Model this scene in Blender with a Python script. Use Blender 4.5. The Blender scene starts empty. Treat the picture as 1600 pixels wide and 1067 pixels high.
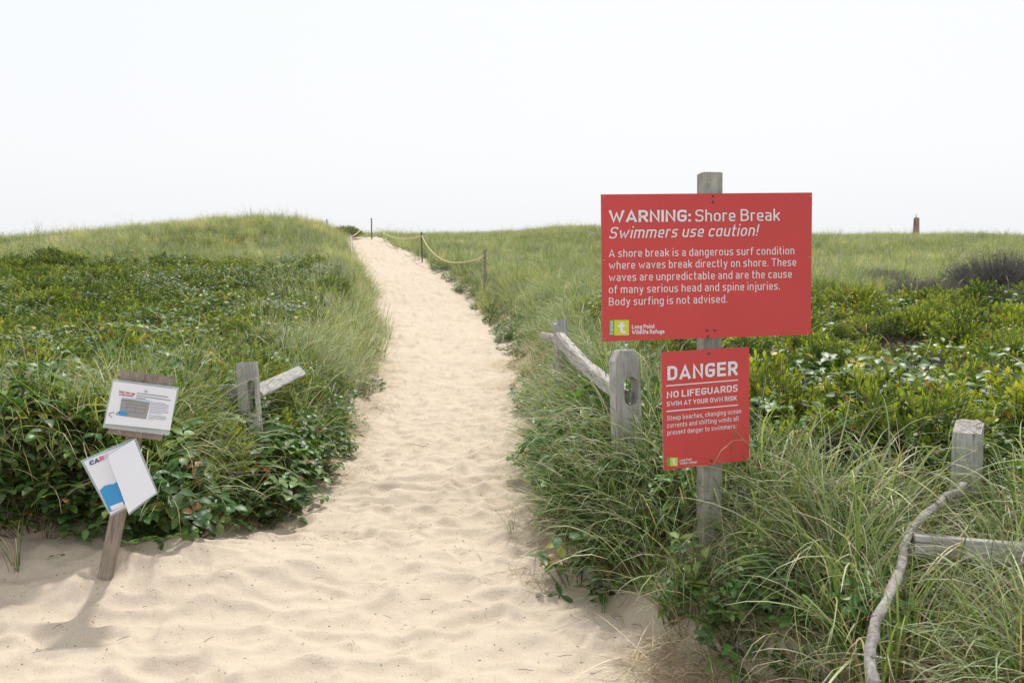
import bpy, bmesh, math, random
import numpy as np
from mathutils import Vector, Matrix
R = math.radians
scene = bpy.context.scene
C = scene.collection

# ------------------------------------------------------------------ camera, sky, sun, exposure
FPX = 1555.6                       # focal length in photo pixels (35 mm lens)
PITCH = math.atan(148.5 / FPX)
CAM = Vector((0, 0, 1.6))
cam_d = bpy.data.cameras.new('camera'); cam_d.lens = 35; cam_d.sensor_width = 36
cam_d.clip_start = .05; cam_d.clip_end = 6000
cam_d.dof.use_dof = True; cam_d.dof.focus_distance = 4.4; cam_d.dof.aperture_fstop = 8.0
cam = bpy.data.objects.new('camera', cam_d); C.objects.link(cam)
cam.location = CAM; cam.rotation_euler = (R(90) - PITCH, 0, 0)
scene.camera = cam

SUN_EL, SUN_AZ = R(57), R(11)      # azimuth from +Y towards +X
world = bpy.data.worlds.new('World'); scene.world = world; world.use_nodes = True
nt = world.node_tree; nt.nodes.clear()
sky = nt.nodes.new('ShaderNodeTexSky'); sky.sky_type = 'NISHITA'; sky.sun_disc = False
sky.sun_elevation = SUN_EL; sky.sun_rotation = SUN_AZ; sky.dust_density = 4; sky.air_density = 1
bg1 = nt.nodes.new('ShaderNodeBackground'); bg1.inputs[1].default_value = .012
bg2 = nt.nodes.new('ShaderNodeBackground'); bg2.inputs[0].default_value = (.92, .935, .965, 1); bg2.inputs[1].default_value = .728
ad = nt.nodes.new('ShaderNodeAddShader'); wo = nt.nodes.new('ShaderNodeOutputWorld')
nt.links.new(sky.outputs[0], bg1.inputs[0]); nt.links.new(bg1.outputs[0], ad.inputs[0])
nt.links.new(bg2.outputs[0], ad.inputs[1]); nt.links.new(ad.outputs[0], wo.inputs[0])
sun_d = bpy.data.lights.new('sun', 'SUN'); sun_d.energy = 2.65; sun_d.angle = R(3.6); sun_d.color = (1, .96, .90)
sun = bpy.data.objects.new('sun', sun_d); C.objects.link(sun)
sdir = Vector((math.sin(SUN_AZ) * math.cos(SUN_EL), math.cos(SUN_AZ) * math.cos(SUN_EL), math.sin(SUN_EL)))
sun.rotation_euler = sdir.to_track_quat('Z', 'Y').to_euler(); sun.location = sdir * 50
vs = scene.view_settings; vs.view_transform = 'Standard'; vs.look = 'None'; vs.exposure = .39; vs.gamma = 1
scene.cycles.max_bounces = 6; scene.cycles.transparent_max_bounces = 12

FWD = Vector((0, math.cos(PITCH), -math.sin(PITCH))); UP = Vector((0, math.sin(PITCH), math.cos(PITCH)))
def U(px, py, d):                  # photo pixel + depth along the view axis -> a point of the place
    return CAM + d * (FWD + Vector((1, 0, 0)) * ((px - 800) / FPX) + UP * ((533.5 - py) / FPX))

# ------------------------------------------------------------------ noise helpers (numpy)
def hash2(ix, iy, s=0):
    h = (ix.astype(np.int64) * 374761393 + iy.astype(np.int64) * 668265263 + s * 974634777) & 0xffffffff
    h = ((h ^ (h >> 13)) * 1274126177) & 0xffffffff
    h = ((h ^ (h >> 16)) * 2246822519) & 0xffffffff
    return (h & 0xffffff) / float(0xffffff)
def vnoise(x, y, s=0):
    x = np.asarray(x, float); y = np.asarray(y, float)
    ix = np.floor(x); iy = np.floor(y); fx = x - ix; fy = y - iy
    fx = fx * fx * (3 - 2 * fx); fy = fy * fy * (3 - 2 * fy)
    a = hash2(ix, iy, s); b = hash2(ix + 1, iy, s); c = hash2(ix, iy + 1, s); d = hash2(ix + 1, iy + 1, s)
    return a + (b - a) * fx + (c - a) * fy + (a - b - c + d) * fx * fy
def fbm(x, y, o=4, s=0):
    t = 0; a = .5; n = 0
    for k in range(o):
        t = t + a * vnoise(x * 2 ** k + 17.3 * k, y * 2 ** k - 9.1 * k, s + k); n += a; a *= .5
    return t / n
def worley(x, y, s=0):
    ix = np.floor(x); iy = np.floor(y); best = np.full(x.shape, 9.)
    for dx in (-1, 0, 1):
        for dy in (-1, 0, 1):
            cx = ix + dx; cy = iy + dy
            px = cx + .1 + .8 * hash2(cx, cy, s); py = cy + .1 + .8 * hash2(cx, cy, s + 5)
            best = np.minimum(best, (x - px) ** 2 + (y - py) ** 2)
    return best
def sstep(a, b, x):
    t = np.clip((x - a) / (b - a), 0, 1); return t * t * (3 - 2 * t)

# ------------------------------------------------------------------ the lie of the land
ZP = np.array([(-50, 0), (0, 0), (10, 0), (16.4, .03), (21.9, .28), (27, .96), (32, 1.42), (38, 1.93), (41, 1.95), (50, 1.1), (70, 0), (3000, -4)])
ZL = np.array([(-50, .36), (0, .38), (5, .42), (7, .40), (13, .44), (20, .72), (25, 1.05), (32, 1.55), (38, 1.72), (50, 1.1), (80, 0), (3000, -4)])
ZR = np.array([(-50, .25), (2, .2), (3.4, .26), (4.3, .43), (6, .46), (9, .46), (14, .50), (22, .72), (27, .98), (35, 1.25), (44, 1.7), (52, 2.02), (62, 2.05), (85, .8), (120, 0), (3000, -4)])
def zp(y): return np.interp(y, ZP[:, 0], ZP[:, 1])
def ray_y(px, py):                 # where the ray of this pixel meets the path's long profile
    dz = -math.sin(PITCH) + math.cos(PITCH) * (533.5 - py) / FPX
    dy = math.cos(PITCH) + math.sin(PITCH) * (533.5 - py) / FPX
    dx = (px - 800) / FPX; t = 2.
    while t < 80:
        if 1.6 + dz * t <= zp(dy * t): break
        t += .02
    return dx * t, dy * t
LE = [ray_y(*p) for p in [(548, 377), (553, 390), (566, 412), (590, 445), (604, 480), (610, 530), (604, 585), (585, 630), (555, 680), (515, 720), (455, 785), (415, 822), (350, 858), (250, 893)]]
RE = [ray_y(*p) for p in [(592, 377), (618, 388), (650, 405), (690, 430), (725, 465), (762, 510), (800, 575), (822, 630), (835, 690), (842, 750), (846, 800), (852, 850), (885, 905), (940, 945), (1005, 990), (1085, 1067)]]
LE = sorted([(y, x) for x, y in LE] + [(4.5, -2.6), (4.35, -4.2), (4.2, -9), (0, -30), (-50, -60)]); RE = sorted([(y, x) for x, y in RE] + [(3, .98), (2, 1.7), (0, 3.5), (-50, 10)])
yl0 = LE[-1]; yr0 = RE[-1]
LE += [(41, yl0[1] - .6), (45, yl0[1] - 4), (3000, -600)]; RE += [(41, yr0[1] - .6), (45, yr0[1] - 4), (3000, -600)]
LE = np.array(LE); RE = np.array(RE)
def Lx(y): return np.interp(y, LE[:, 0], LE[:, 1])
def Rx(y): return np.interp(y, RE[:, 0], RE[:, 1])
def nrm(f, y): return np.sqrt(1 + ((f(y + .12) - f(y - .12)) / .24) ** 2)
def H(x, y):
    x = np.asarray(x, float); y = np.asarray(y, float)
    p = zp(y)
    zl = np.interp(y, ZL[:, 0], ZL[:, 1]) + .80 * np.exp(-((x + 9.3) / 5.2) ** 2 - ((y - 35) / 5.5) ** 2) + .25 * np.exp(-((x + 4.8) / 1.6) ** 2 - ((y - 34) / 4) ** 2)
    zl = zl - .35 * sstep(10, 22, -x) * sstep(30, 38, y) * (1 - sstep(60, 70, y)) * .6
    zr = np.interp(y, ZR[:, 0], ZR[:, 1]) - .30 * sstep(9, 16, x) * sstep(34, 48, y) * (1 - sstep(66, 80, y))
    bump = (fbm(x * .35, y * .35, 3, 3) - .5) * .35 * sstep(4, 12, y) + (fbm(x * .1 + 5, y * .1, 2, 8) - .5) * .5 * sstep(15, 40, y)
    fade = 1 - sstep(90, 160, np.abs(y))
    sk = (fbm(x * .16 + 3, y * .02 + 1, 3, 77) - .5) * .75 * sstep(25, 42, y) * fade
    zl = zl + sk * .6; zr = zr + sk + .28 * np.exp(-((x - 4.5) / 2.6) ** 2 - ((y - 52) / 8) ** 2)
    zl = zl + bump * fade; zr = zr + bump * fade
    wl = (Lx(y) - x) / nrm(Lx, y); wr = (x - Rx(y)) / nrm(Rx, y)
    bw = .75 + .02 * np.clip(y, 0, 60)
    z = p + (zl - p) * sstep(0, 1, wl / (bw - .28 * (1 - sstep(8, 14, y)))) + (zr - p) * sstep(0, 1, wr / (bw - .36 * (1 - sstep(10, 16, y))))
    # sand heaped a little against the left bank by the notice stake
    z = z + .20 * np.exp(-((x + 1.9) / 1.3) ** 2 - ((y - 4.7) / .45) ** 2)
    return z
def Hs(x, y): return float(H(np.array([x]), np.array([y]))[0])
def edge_d(x, y): return np.maximum((Lx(y) - x) / nrm(Lx, y), (x - Rx(y)) / nrm(Rx, y))       # >0 off the path

# ------------------------------------------------------------------ materials
def new_mat(name):
    m = bpy.data.materials.new(name); m.use_nodes = True
    return m, m.node_tree, m.node_tree.nodes['Principled BSDF']
def plain(name, col, rough=.6, metal=0, spec=.5):
    m, n, b = new_mat(name); b.inputs['Base Color'].default_value = (*col, 1); b.inputs['Roughness'].default_value = rough
    b.inputs['Metallic'].default_value = metal; b.inputs['Specular IOR Level'].default_value = spec
    return m
def noise(n, vec, scale, detail=4, rough=.55):
    t = n.nodes.new('ShaderNodeTexNoise'); t.inputs['Scale'].default_value = scale; t.inputs['Detail'].default_value = detail
    t.inputs['Roughness'].default_value = rough
    if vec is not None: n.links.new(vec, t.inputs['Vector'])
    return t
def ramp(n, fac, stops):
    r = n.nodes.new('ShaderNodeValToRGB'); e = r.color_ramp.elements
    while len(e) < len(stops): e.new(.5)
    for k, (p, c) in enumerate(stops): e[k].position = p; e[k].color = (*c, 1)
    n.links.new(fac, r.inputs[0]); return r
def mix(n, a, b, fac, mode='MIX'):
    m = n.nodes.new('ShaderNodeMix'); m.data_type = 'RGBA'; m.blend_type = mode
    for v, k in ((fac, 0), (a, 6), (b, 7)):
        if isinstance(v, (int, float)): m.inputs[k].default_value = v
        elif isinstance(v, tuple): m.inputs[k].default_value = (*v, 1)
        else: n.links.new(v, m.inputs[k])
    return m.outputs[2]
def bump(n, b, h, dist, strength=1, prev=None):
    k = n.nodes.new('ShaderNodeBump'); k.inputs['Distance'].default_value = dist; k.inputs['Strength'].default_value = strength
    n.links.new(h, k.inputs['Height'])
    if prev: n.links.new(prev.outputs[0], k.inputs['Normal'])
    n.links.new(k.outputs[0], b.inputs['Normal']); return k

def mat_sand():
    m, n, b = new_mat('dry_sand')
    g = n.nodes.new('ShaderNodeNewGeometry'); P = g.outputs['Position']
    big = noise(n, P, 1.3, 4); fine = noise(n, P, 260, 3, .7); med = noise(n, P, 22, 5, .65)
    c = ramp(n, big.outputs[0], [(.3, (.56, .474, .378)), (.7, (.615, .523, .42))]).outputs[0]
    gr = ramp(n, fine.outputs[0], [(.30, (.55, .48, .40)), (.46, (.93, .92, .90)), (.6, (1, 1, 1)), (.75, (1.12, 1.12, 1.12))]).outputs[0]
    c = mix(n, c, gr, .75, 'MULTIPLY')
    sp = noise(n, P, 75, 1, .5)
    sm = ramp(n, sp.outputs[0], [(.735, (0, 0, 0)), (.76, (1, 1, 1))]).outputs[0]
    c = mix(n, c, (.16, .11, .075), sm)
    n.links.new(c, b.inputs['Base Color']); b.inputs['Roughness'].default_value = .95; b.inputs['Specular IOR Level'].default_value = .15
    k = bump(n, b, med.outputs[0], .012, .55); bump(n, b, fine.outputs[0], .0022, .7, k)
    return m
def mat_ground():
    m, n, b = new_mat('litter_ground')
    g = n.nodes.new('ShaderNodeNewGeometry'); P = g.outputs['Position']
    a = noise(n, P, 9, 5, .7); q = noise(n, P, 60, 4, .7)
    c = ramp(n, a.outputs[0], [(.3, (.045, .045, .02)), (.5, (.085, .075, .04)), (.72, (.19, .15, .095))]).outputs[0]
    c = mix(n, c, ramp(n, q.outputs[0], [(.3, (.4, .4, .4)), (.7, (1.4, 1.35, 1.2))]).outputs[0], .8, 'MULTIPLY')
    at = n.nodes.new('ShaderNodeAttribute'); at.attribute_name = 'sandy'
    c = mix(n, c, (.53, .44, .34), at.outputs['Fac'])
    n.links.new(c, b.inputs['Base Color']); b.inputs['Roughness'].default_value = 1; b.inputs['Specular IOR Level'].default_value = .1
    bump(n, b, q.outputs[0], .03, .8)
    return m
def mat_plant(name, rough=.5, trans=.35, gain=1.0, spec=.5, patch=.5, lo=(.75, .75, .75), hi=(1.25, 1.25, 1.25)):
    m, n, b = new_mat(name)
    at = n.nodes.new('ShaderNodeAttribute'); at.attribute_name = 'col'
    oi = n.nodes.new('ShaderNodeObjectInfo')
    g = n.nodes.new('ShaderNodeNewGeometry')
    v = ramp(n, oi.outputs['Random'], [(0, tuple(q * gain for q in lo)), (1, tuple(q * gain for q in hi))]).outputs[0]
    c = mix(n, at.outputs['Color'], v, 1, 'MULTIPLY')
    ns = noise(n, g.outputs['Position'], .55, 3, .6)
    n2 = noise(n, g.outputs['Position'], 2.1, 2, .5)
    c = mix(n, c, ramp(n, n2.outputs[0], [(.34, (.70, .72, .70)), (.5, (1, 1, 1)), (.66, (1.22, 1.18, 1.1))]).outputs[0], patch * .8, 'MULTIPLY')
    pc = ramp(n, ns.outputs[0], [(.3, (.72, .78, .70)), (.5, (1, 1, 1)), (.7, (1.3, 1.2, 1.05))]).outputs[0]
    c = mix(n, c, pc, patch, 'MULTIPLY')
    n.links.new(c, b.inputs['Base Color']); b.inputs['Roughness'].default_value = rough; b.inputs['Specular IOR Level'].default_value = spec
    tr = n.nodes.new('ShaderNodeBsdfTranslucent'); n.links.new(mix(n, c, (1.25, 1.3, .6), 1, 'MULTIPLY'), tr.inputs[0])
    ms = n.nodes.new('ShaderNodeMixShader'); ms.inputs[0].default_value = trans
    out = n.nodes['Material Output']
    n.links.new(b.outputs[0], ms.inputs[1]); n.links.new(tr.outputs[0], ms.inputs[2]); n.links.new(ms.outputs[0], out.inputs[0])
    return m
def mat_wood(name, lo, hi, crack=.5, lichen=0):
    m, n, b = new_mat(name)
    tc = n.nodes.new('ShaderNodeTexCoord'); mp = n.nodes.new('ShaderNodeMapping'); mp.inputs['Scale'].default_value = (1, 1, .09)
    n.links.new(tc.outputs['Object'], mp.inputs[0])
    gr = noise(n, mp.outputs[0], 85, 6, .75); cr = noise(n, mp.outputs[0], 32, 3, .6); bl = noise(n, tc.outputs['Object'], 9, 4)
    c = ramp(n, gr.outputs[0], [(.28, lo), (.68, hi)]).outputs[0]
    c = mix(n, c, ramp(n, bl.outputs[0], [(.3, (.72, .70, .68)), (.7, (1.15, 1.15, 1.15))]).outputs[0], 1, 'MULTIPLY')
    cm = ramp(n, cr.outputs[0], [(.33, (1, 1, 1)), (.40, (0, 0, 0))]).outputs[0]
    c = mix(n, c, (.03, .026, .022), mix(n, (0, 0, 0), cm, crack))
    if lichen:
        ln = noise(n, tc.outputs['Object'], 30, 3)
        c = mix(n, c, (.16, .19, .10), mix(n, (0, 0, 0), ramp(n, ln.outputs[0], [(.55, (0, 0, 0)), (.62, (1, 1, 1))]).outputs[0], lichen))
    n.links.new(c, b.inputs['Base Color']); b.inputs['Roughness'].default_value = .85; b.inputs['Specular IOR Level'].default_value = .25
    k = bump(n, b, gr.outputs[0], .004, .8); bump(n, b, cr.outputs[0], .008, .6, k)
    return m
def mat_red():
    m, n, b = new_mat('red_sign_paint')
    tc = n.nodes.new('ShaderNodeTexCoord')
    a = noise(n, tc.outputs['Object'], 3, 4); s = noise(n, tc.outputs['Object'], 55, 4, .7)
    c = ramp(n, a.outputs[0], [(.3, (.53, .044, .040)), (.7, (.59, .056, .050))]).outputs[0]
    c = mix(n, c, (.50, .10, .09), ramp(n, s.outputs[0], [(.62, (0, 0, 0)), (.80, (.4, .4, .4))]).outputs[0])
    n.links.new(c, b.inputs['Base Color']); b.inputs['Roughness'].default_value = .42
    n.links.new(ramp(n, a.outputs[0], [(.3, (.34,) * 3), (.7, (.5,) * 3)]).outputs[0], b.inputs['Roughness'])
    return m

M_SAND = mat_sand(); M_GROUND = mat_ground()
M_GRASS = mat_plant('beach_grass_blades', .5, .32, patch=.4, gain=1.14, spec=.42, lo=(.7, .75, .78), hi=(1.3, 1.25, 1.2)); M_LEAF = mat_plant('glossy_leaves', .42, .25, patch=.3, spec=.34, gain=1.35)
M_SHRUB = mat_plant('shrub_leaves', .5, .35, patch=.45, gain=1.45, lo=(.55, .66, .8), hi=(1.5, 1.38, 1.1)); M_DUNE = mat_plant('dune_grass_blades', .6, .3, patch=1.0, gain=1.3, lo=(.6, .68, .7), hi=(1.45, 1.35, 1.4)); M_TWIG = mat_plant('twigs', .85, 0, patch=.2)
M_WOOD = mat_wood('grey_weathered_wood', (.25, .245, .235), (.56, .55, .525), .6)
M_WOOD2 = mat_wood('silvered_rail_wood', (.20, .185, .17), (.60, .57, .54), .9)
M_WOOD3 = mat_wood('sign_post_wood', (.25, .24, .21), (.46, .45, .41), .35, .3)
M_WOOD4 = mat_wood('stake_wood', (.19, .16, .13), (.38, .325, .27), .4)
M_BRANCH = mat_wood('driftwood', (.14, .13, .12), (.46, .44, .41), .85)
M_RED = mat_red(); M_WHITE = plain('white_lettering', (.74, .75, .78), .5); M_BOLT = plain('bolt_steel', (.12, .115, .11), .4, .8)
M_SCREW = plain('screw_steel', (.45, .45, .44), .4, .9); M_ALU = plain('sign_sheet_edge', (.32, .33, .36), .5, .3)
M_YEL = plain('emblem_yellow_green', (.56, .60, .05), .5); M_GRN = plain('emblem_green', (.12, .36, .07), .5)
M_ROPE = plain('pale_yellow_rope', (.62, .54, .30), .8); M_STAKE = plain('steel_stake', (.10, .10, .095), .7)

# ------------------------------------------------------------------ object helpers
def tag(o, label=None, cat=None, group=None, kind=None):
    if label: o['label'] = label
    if cat: o['category'] = cat
    if group: o['group'] = group
    if kind: o['kind'] = kind
    return o
def thing(name, label, cat, loc=(0, 0, 0), group=None):
    o = bpy.data.objects.new(name, None); o.empty_display_size = .1; o.location = loc; C.objects.link(o)
    return tag(o, label, cat, group)
def link(name, me, mats, parent=None, matrix=None):
    o = bpy.data.objects.new(name, me); C.objects.link(o)
    for m in (mats if isinstance(mats, (list, tuple)) else [mats]):
        if m: me.materials.append(m)
    if matrix is not None: o.matrix_world = matrix
    if parent:
        root = parent; inv = Matrix.Identity(4)
        w = o.matrix_basis.copy(); o.parent = parent
        pm = Matrix.Identity(4); p = parent; chain = []
        while p: chain.append(p); p = p.parent
        for q in reversed(chain): pm = pm @ q.matrix_basis
        o.matrix_basis = pm.inverted() @ w
    return o
def mesh(name, vs_, fs, smooth=False, mi=None):
    me = bpy.data.meshes.new(name); me.from_pydata([tuple(v) for v in vs_], [], fs)
    if smooth: me.polygons.foreach_set('use_smooth', [True] * len(me.polygons))
    if mi: me.polygons.foreach_set('material_index', mi)
    me.update(); return me
def grid_mesh(name, X, Y, Z, smooth=True):
    h, w = X.shape; me = bpy.data.meshes.new(name)
    v = np.stack([X, Y, Z], -1).reshape(-1, 3)
    i = np.arange((h - 1) * (w - 1)); a = (i // (w - 1)) * w + i % (w - 1)
    f = np.stack([a, a + 1, a + w + 1, a + w], -1)
    me.vertices.add(len(v)); me.vertices.foreach_set('co', v.ravel())
    me.loops.add(f.size); me.loops.foreach_set('vertex_index', f.ravel().astype(np.int32))
    me.polygons.add(len(f)); me.polygons.foreach_set('loop_start', np.arange(0, f.size, 4, dtype=np.int32))
    me.polygons.foreach_set('loop_total', np.full(len(f), 4, np.int32))
    if smooth: me.polygons.foreach_set('use_smooth', np.ones(len(f), bool))
    me.update(calc_edges=True); return me

# ------------------------------------------------------------------ ground and sand path
u = np.linspace(-1, 1, 420); xs = np.sign(u) * (7 * np.abs(u) + 1500 * np.abs(u) ** 7 + 20 * np.abs(u) ** 3)
v = np.linspace(0, 1, 460); ys = -30 + 33 * np.clip(v / .06, 0, 1) + np.where(v > .06, (np.exp((v - .06) / .94 * 6.9) - 1) * 3.1, 0)
GX, GY = np.meshgrid(xs, ys)
GZ = H(GX, GY); ed = edge_d(GX, GY)
GZ = GZ - .20 * (1 - sstep(-.30, .22, ed)) * (GY < 44)
gm = grid_mesh('ground', GX, GY, GZ)
sandy = (1 - sstep(.25, 1.1, ed + (fbm(GX * 2.2, GY * 2.2, 3, 21) - .5) * .9)) * (GY < 44)
la = gm.attributes.new('sandy', 'FLOAT', 'POINT'); la.data.foreach_set('value', sandy.ravel().astype(np.float32))
tag(link('ground', gm, M_GROUND), kind='structure')

yv = [-3.]
while yv[-1] < 43: yv.append(yv[-1] + max(.016, .0026 * max(yv[-1], 0) ** 1.45 * .55))
yv = np.array(yv); nc = 420
tt = np.linspace(0, 1, nc)
lx = (Lx(np.maximum(yv, 5.2)) - .7) * sstep(4.6, 8.5, yv) - 7.5 * (1 - sstep(4.6, 8.5, yv)); rx = np.minimum(Rx(yv) + .6 * nrm(Rx, yv), 7)
PX = lx[:, None] + (rx - lx)[:, None] * tt[None, :]; PY = np.repeat(yv[:, None], nc, 1)
e2 = edge_d(PX, PY)
wx = PX + (fbm(PX * 2.2, PY * 2.2, 3, 31) - .5) * .42; wy = PY + (fbm(PX * 2.2 + 9, PY * 2.2, 3, 37) - .5) * .42
w1 = np.sqrt(worley(wx / .27 + wy * .4, wy / .21 - wx * .7, 41)); w2 = worley(wx / .15, wy / .13 + wx * .6, 43)
rel = .085 * (np.minimum(w1, .95) ** 1.3) * (.45 + .9 * fbm(PX * .7, PY * .7, 2, 44)) + .045 * w2 + .06 * (fbm(PX * 1.1, PY * 1.1, 3, 47) - .5) + .013 * fbm(PX * 14, PY * 14, 3, 49)
relf = 1 - .55 * sstep(-.15, .15, e2)
PZ = H(PX, PY) + (rel - .065) * relf + .006 - .30 * sstep(.28, .62, e2 + (fbm(PX * 3, PY * 3, 2, 51) - .5) * .15)
tag(link('path', grid_mesh('path', PX, PY, PZ), M_SAND), kind='structure')
def Hsand(x, y): return Hs(x, y) + .0

# far sea behind the dunes, out to the horizon
sm = mesh('sea', [(-5000, 200, -1.2), (5000, 200, -1.2), (5000, 5500, -1.2), (-5000, 5500, -1.2)], [(0, 1, 2, 3)])
tag(link('sea', sm, plain('grey_sea', (.35, .38, .40), .25)), kind='structure')

# ------------------------------------------------------------------ plant meshes
class Plant:
    def __init__(s): s.v = []; s.f = []; s.c = []
    def ribbon(s, pts, w, side, cols, fold=0):
        n0 = len(s.v); N = len(pts)
        for i, p in enumerate(pts):
            t = i / (N - 1); ww = w * (1 - t ** 2.2) * .5 + .0004
            s.v += [p - side * ww, p + side * ww]; s.c += [cols[i]] * 2
        for i in range(N - 1):
            a = n0 + 2 * i; s.f.append((a, a + 1, a + 3, a + 2))
    def leaf(s, p, d, up, L, W, col, fold=.25, obov=0):
        d = d.normalized(); side = d.cross(up)
        if side.length < 1e-4: side = Vector((1, 0, 0))
        side.normalize(); nn = side.cross(d)
        n0 = len(s.v)
        k1, k2 = (.35, .75) if not obov else (.5, .82)
        w1, w2 = (.5, .36) if not obov else (.38, .5)
        q = [p, p + d * L * k1 - nn * 0, p + d * L * k2 - nn * L * .05, p + d * L - nn * L * .16,
             p + d * L * k1 - side * W * w1 + nn * W * fold, p + d * L * k2 - side * W * w2 + nn * (W * fold - L * .05),
             p + d * L * k1 + side * W * w1 + nn * W * fold, p + d * L * k2 + side * W * w2 + nn * (W * fold - L * .05)]
        s.v += q; c2 = tuple(min(1, x * 1.12) for x in col[:3]); s.c += [col, c2, c2, c2, col, col, col, col]
        a = n0
        s.f += [(a, a + 4, a + 1), (a + 4, a + 5, a + 2, a + 1), (a + 5, a + 3, a + 2), (a, a + 1, a + 6), (a + 1, a + 2, a + 7, a + 6), (a + 2, a + 3, a + 7)]
    def sleaf(s, p, d, side, L, W, col):       # small four-point leaf
        n0 = len(s.v); s.v += [p, p + d * L * .6 - side * W * .5, p + d * L, p + d * L * .6 + side * W * .5]; s.c += [col] * 4
        s.f.append((n0, n0 + 1, n0 + 2, n0 + 3))
    def stem(s, pts, r0, r1, col, k=3):
        n0 = len(s.v); N = len(pts)
        for i, p in enumerate(pts):
            d = (pts[min(i + 1, N - 1)] - pts[max(i - 1, 0)]).normalized(); a = d.orthogonal().normalized(); b = d.cross(a)
            r = r0 + (r1 - r0) * i / (N - 1)
            for j in range(k):
                t = 2 * math.pi * j / k; s.v.append(p + (a * math.cos(t) + b * math.sin(t)) * r); s.c.append(col)
        for i in range(N - 1):
            for j in range(k):
                s.f.append((n0 + i * k + j, n0 + i * k + (j + 1) % k, n0 + (i + 1) * k + (j + 1) % k, n0 + (i + 1) * k + j))
    def mesh(s, name):
        me = mesh(name, s.v, s.f, smooth=True)
        a = me.attributes.new('col', 'FLOAT_COLOR', 'POINT')
        a.data.foreach_set('color', np.array([(*c[:3], 1) for c in s.c], np.float32).ravel()); return me
rnd = random.Random(7)
def rv(a, b): return rnd.uniform(a, b)
def jit(c, k=.2):
    f = 1 + rv(-k, k); return tuple(max(0, x * f * (1 + rv(-.08, .08))) for x in c)
def lerp3(a, b, t): return tuple(a[i] + (b[i] - a[i]) * t for i in range(3))
GREENS = [(.115, .185, .05), (.15, .22, .065), (.085, .155, .042), (.18, .245, .085), (.15, .215, .09)]
PALE = [(.42, .44, .27), (.34, .38, .22), (.50, .48, .33)]
TAN = [(.42, .34, .23), (.36, .29, .20), (.50, .43, .32), (.28, .21, .15)]
def blade(P, base, L, lean, az, bend, w, c0, c1, seg=7):
    p = Vector(base); th = lean; pts = [p.copy()]; a = az
    for i in range(seg):
        t = (i + 1) / seg
        th += bend / seg * (.3 + 1.7 * t); a += rv(-.05, .05)
        d = Vector((math.sin(th) * math.cos(a), math.sin(th) * math.sin(a), math.cos(th)))
        p = p + d * L / seg; pts.append(p.copy())
    side = Vector((-math.sin(az + rv(-.7, .7)), math.cos(az), rv(-.25, .25))).normalized()
    P.ribbon(pts, w, side, [lerp3(c0, c1, max(0, (i / seg - .45) / .55) ** 1.3) for i in range(seg + 1)])
def tall_tuft(nb=24, Lr=(.45, .85), w=.0082, spread=.07, tan=.18, pale=.18, seg=8, leanr=(.05, .5), bendr=(.4, 1.9)):
    P = Plant()
    for k in range(nb):
        r = rnd.random()
        if r < tan: c0 = jit(rnd.choice(TAN)); c1 = jit(rnd.choice(TAN))
        elif r < tan + pale: c0 = lerp3(jit(rnd.choice(GREENS)), rnd.choice(PALE), rv(.2, .8)); c1 = jit(rnd.choice(PALE))
        else: c0 = jit(rnd.choice(GREENS)); c1 = lerp3(jit(rnd.choice(GREENS)), rnd.choice(PALE), rv(.1, .6))
        az = rv(0, 6.283); rr = spread * math.sqrt(rnd.random())
        blade(P, (math.cos(az) * rr, math.sin(az) * rr, -.03), rv(*Lr), rv(*leanr), az + rv(-.5, .5), rv(*bendr), w * rv(.6, 1.25), c0, c1, seg)
    return P
def dune_tuft(pale, nb=34, L=(.28, .55)):
    P = Plant()
    for k in range(nb):
        r = rnd.random()
        c0 = jit(rnd.choice(GREENS))
        c1 = jit(lerp3(rnd.choice(GREENS), rnd.choice(PALE), pale * rv(.3, 1.2)))
        if pale > .8: c0 = lerp3(c0, rnd.choice(PALE), rv(.1, .6))
        if r < .16: c0 = c1 = jit(rnd.choice(TAN))
        az = rv(0, 6.283); rr = .14 * math.sqrt(rnd.random())
        blade(P, (math.cos(az) * rr, math.sin(az) * rr, -.05), rv(*L), rv(.02, .5), az * .5 + rv(-.8, .8), rv(.2, 1.4), .0065 * rv(.7, 1.3), c0, c1, 5)
    return P
def thatch():
    P = Plant()
    for k in range(46):
        az = rv(0, 6.283); b = (rv(-.2, .2), rv(-.2, .2), rv(0, .05))
        c = jit(rnd.choice(TAN), .3)
        blade(P, b, rv(.15, .45), rv(1.2, 1.55), az, rv(0, .45), .0035 * rv(.7, 1.4), c, jit(c), 5)
    return P
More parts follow.
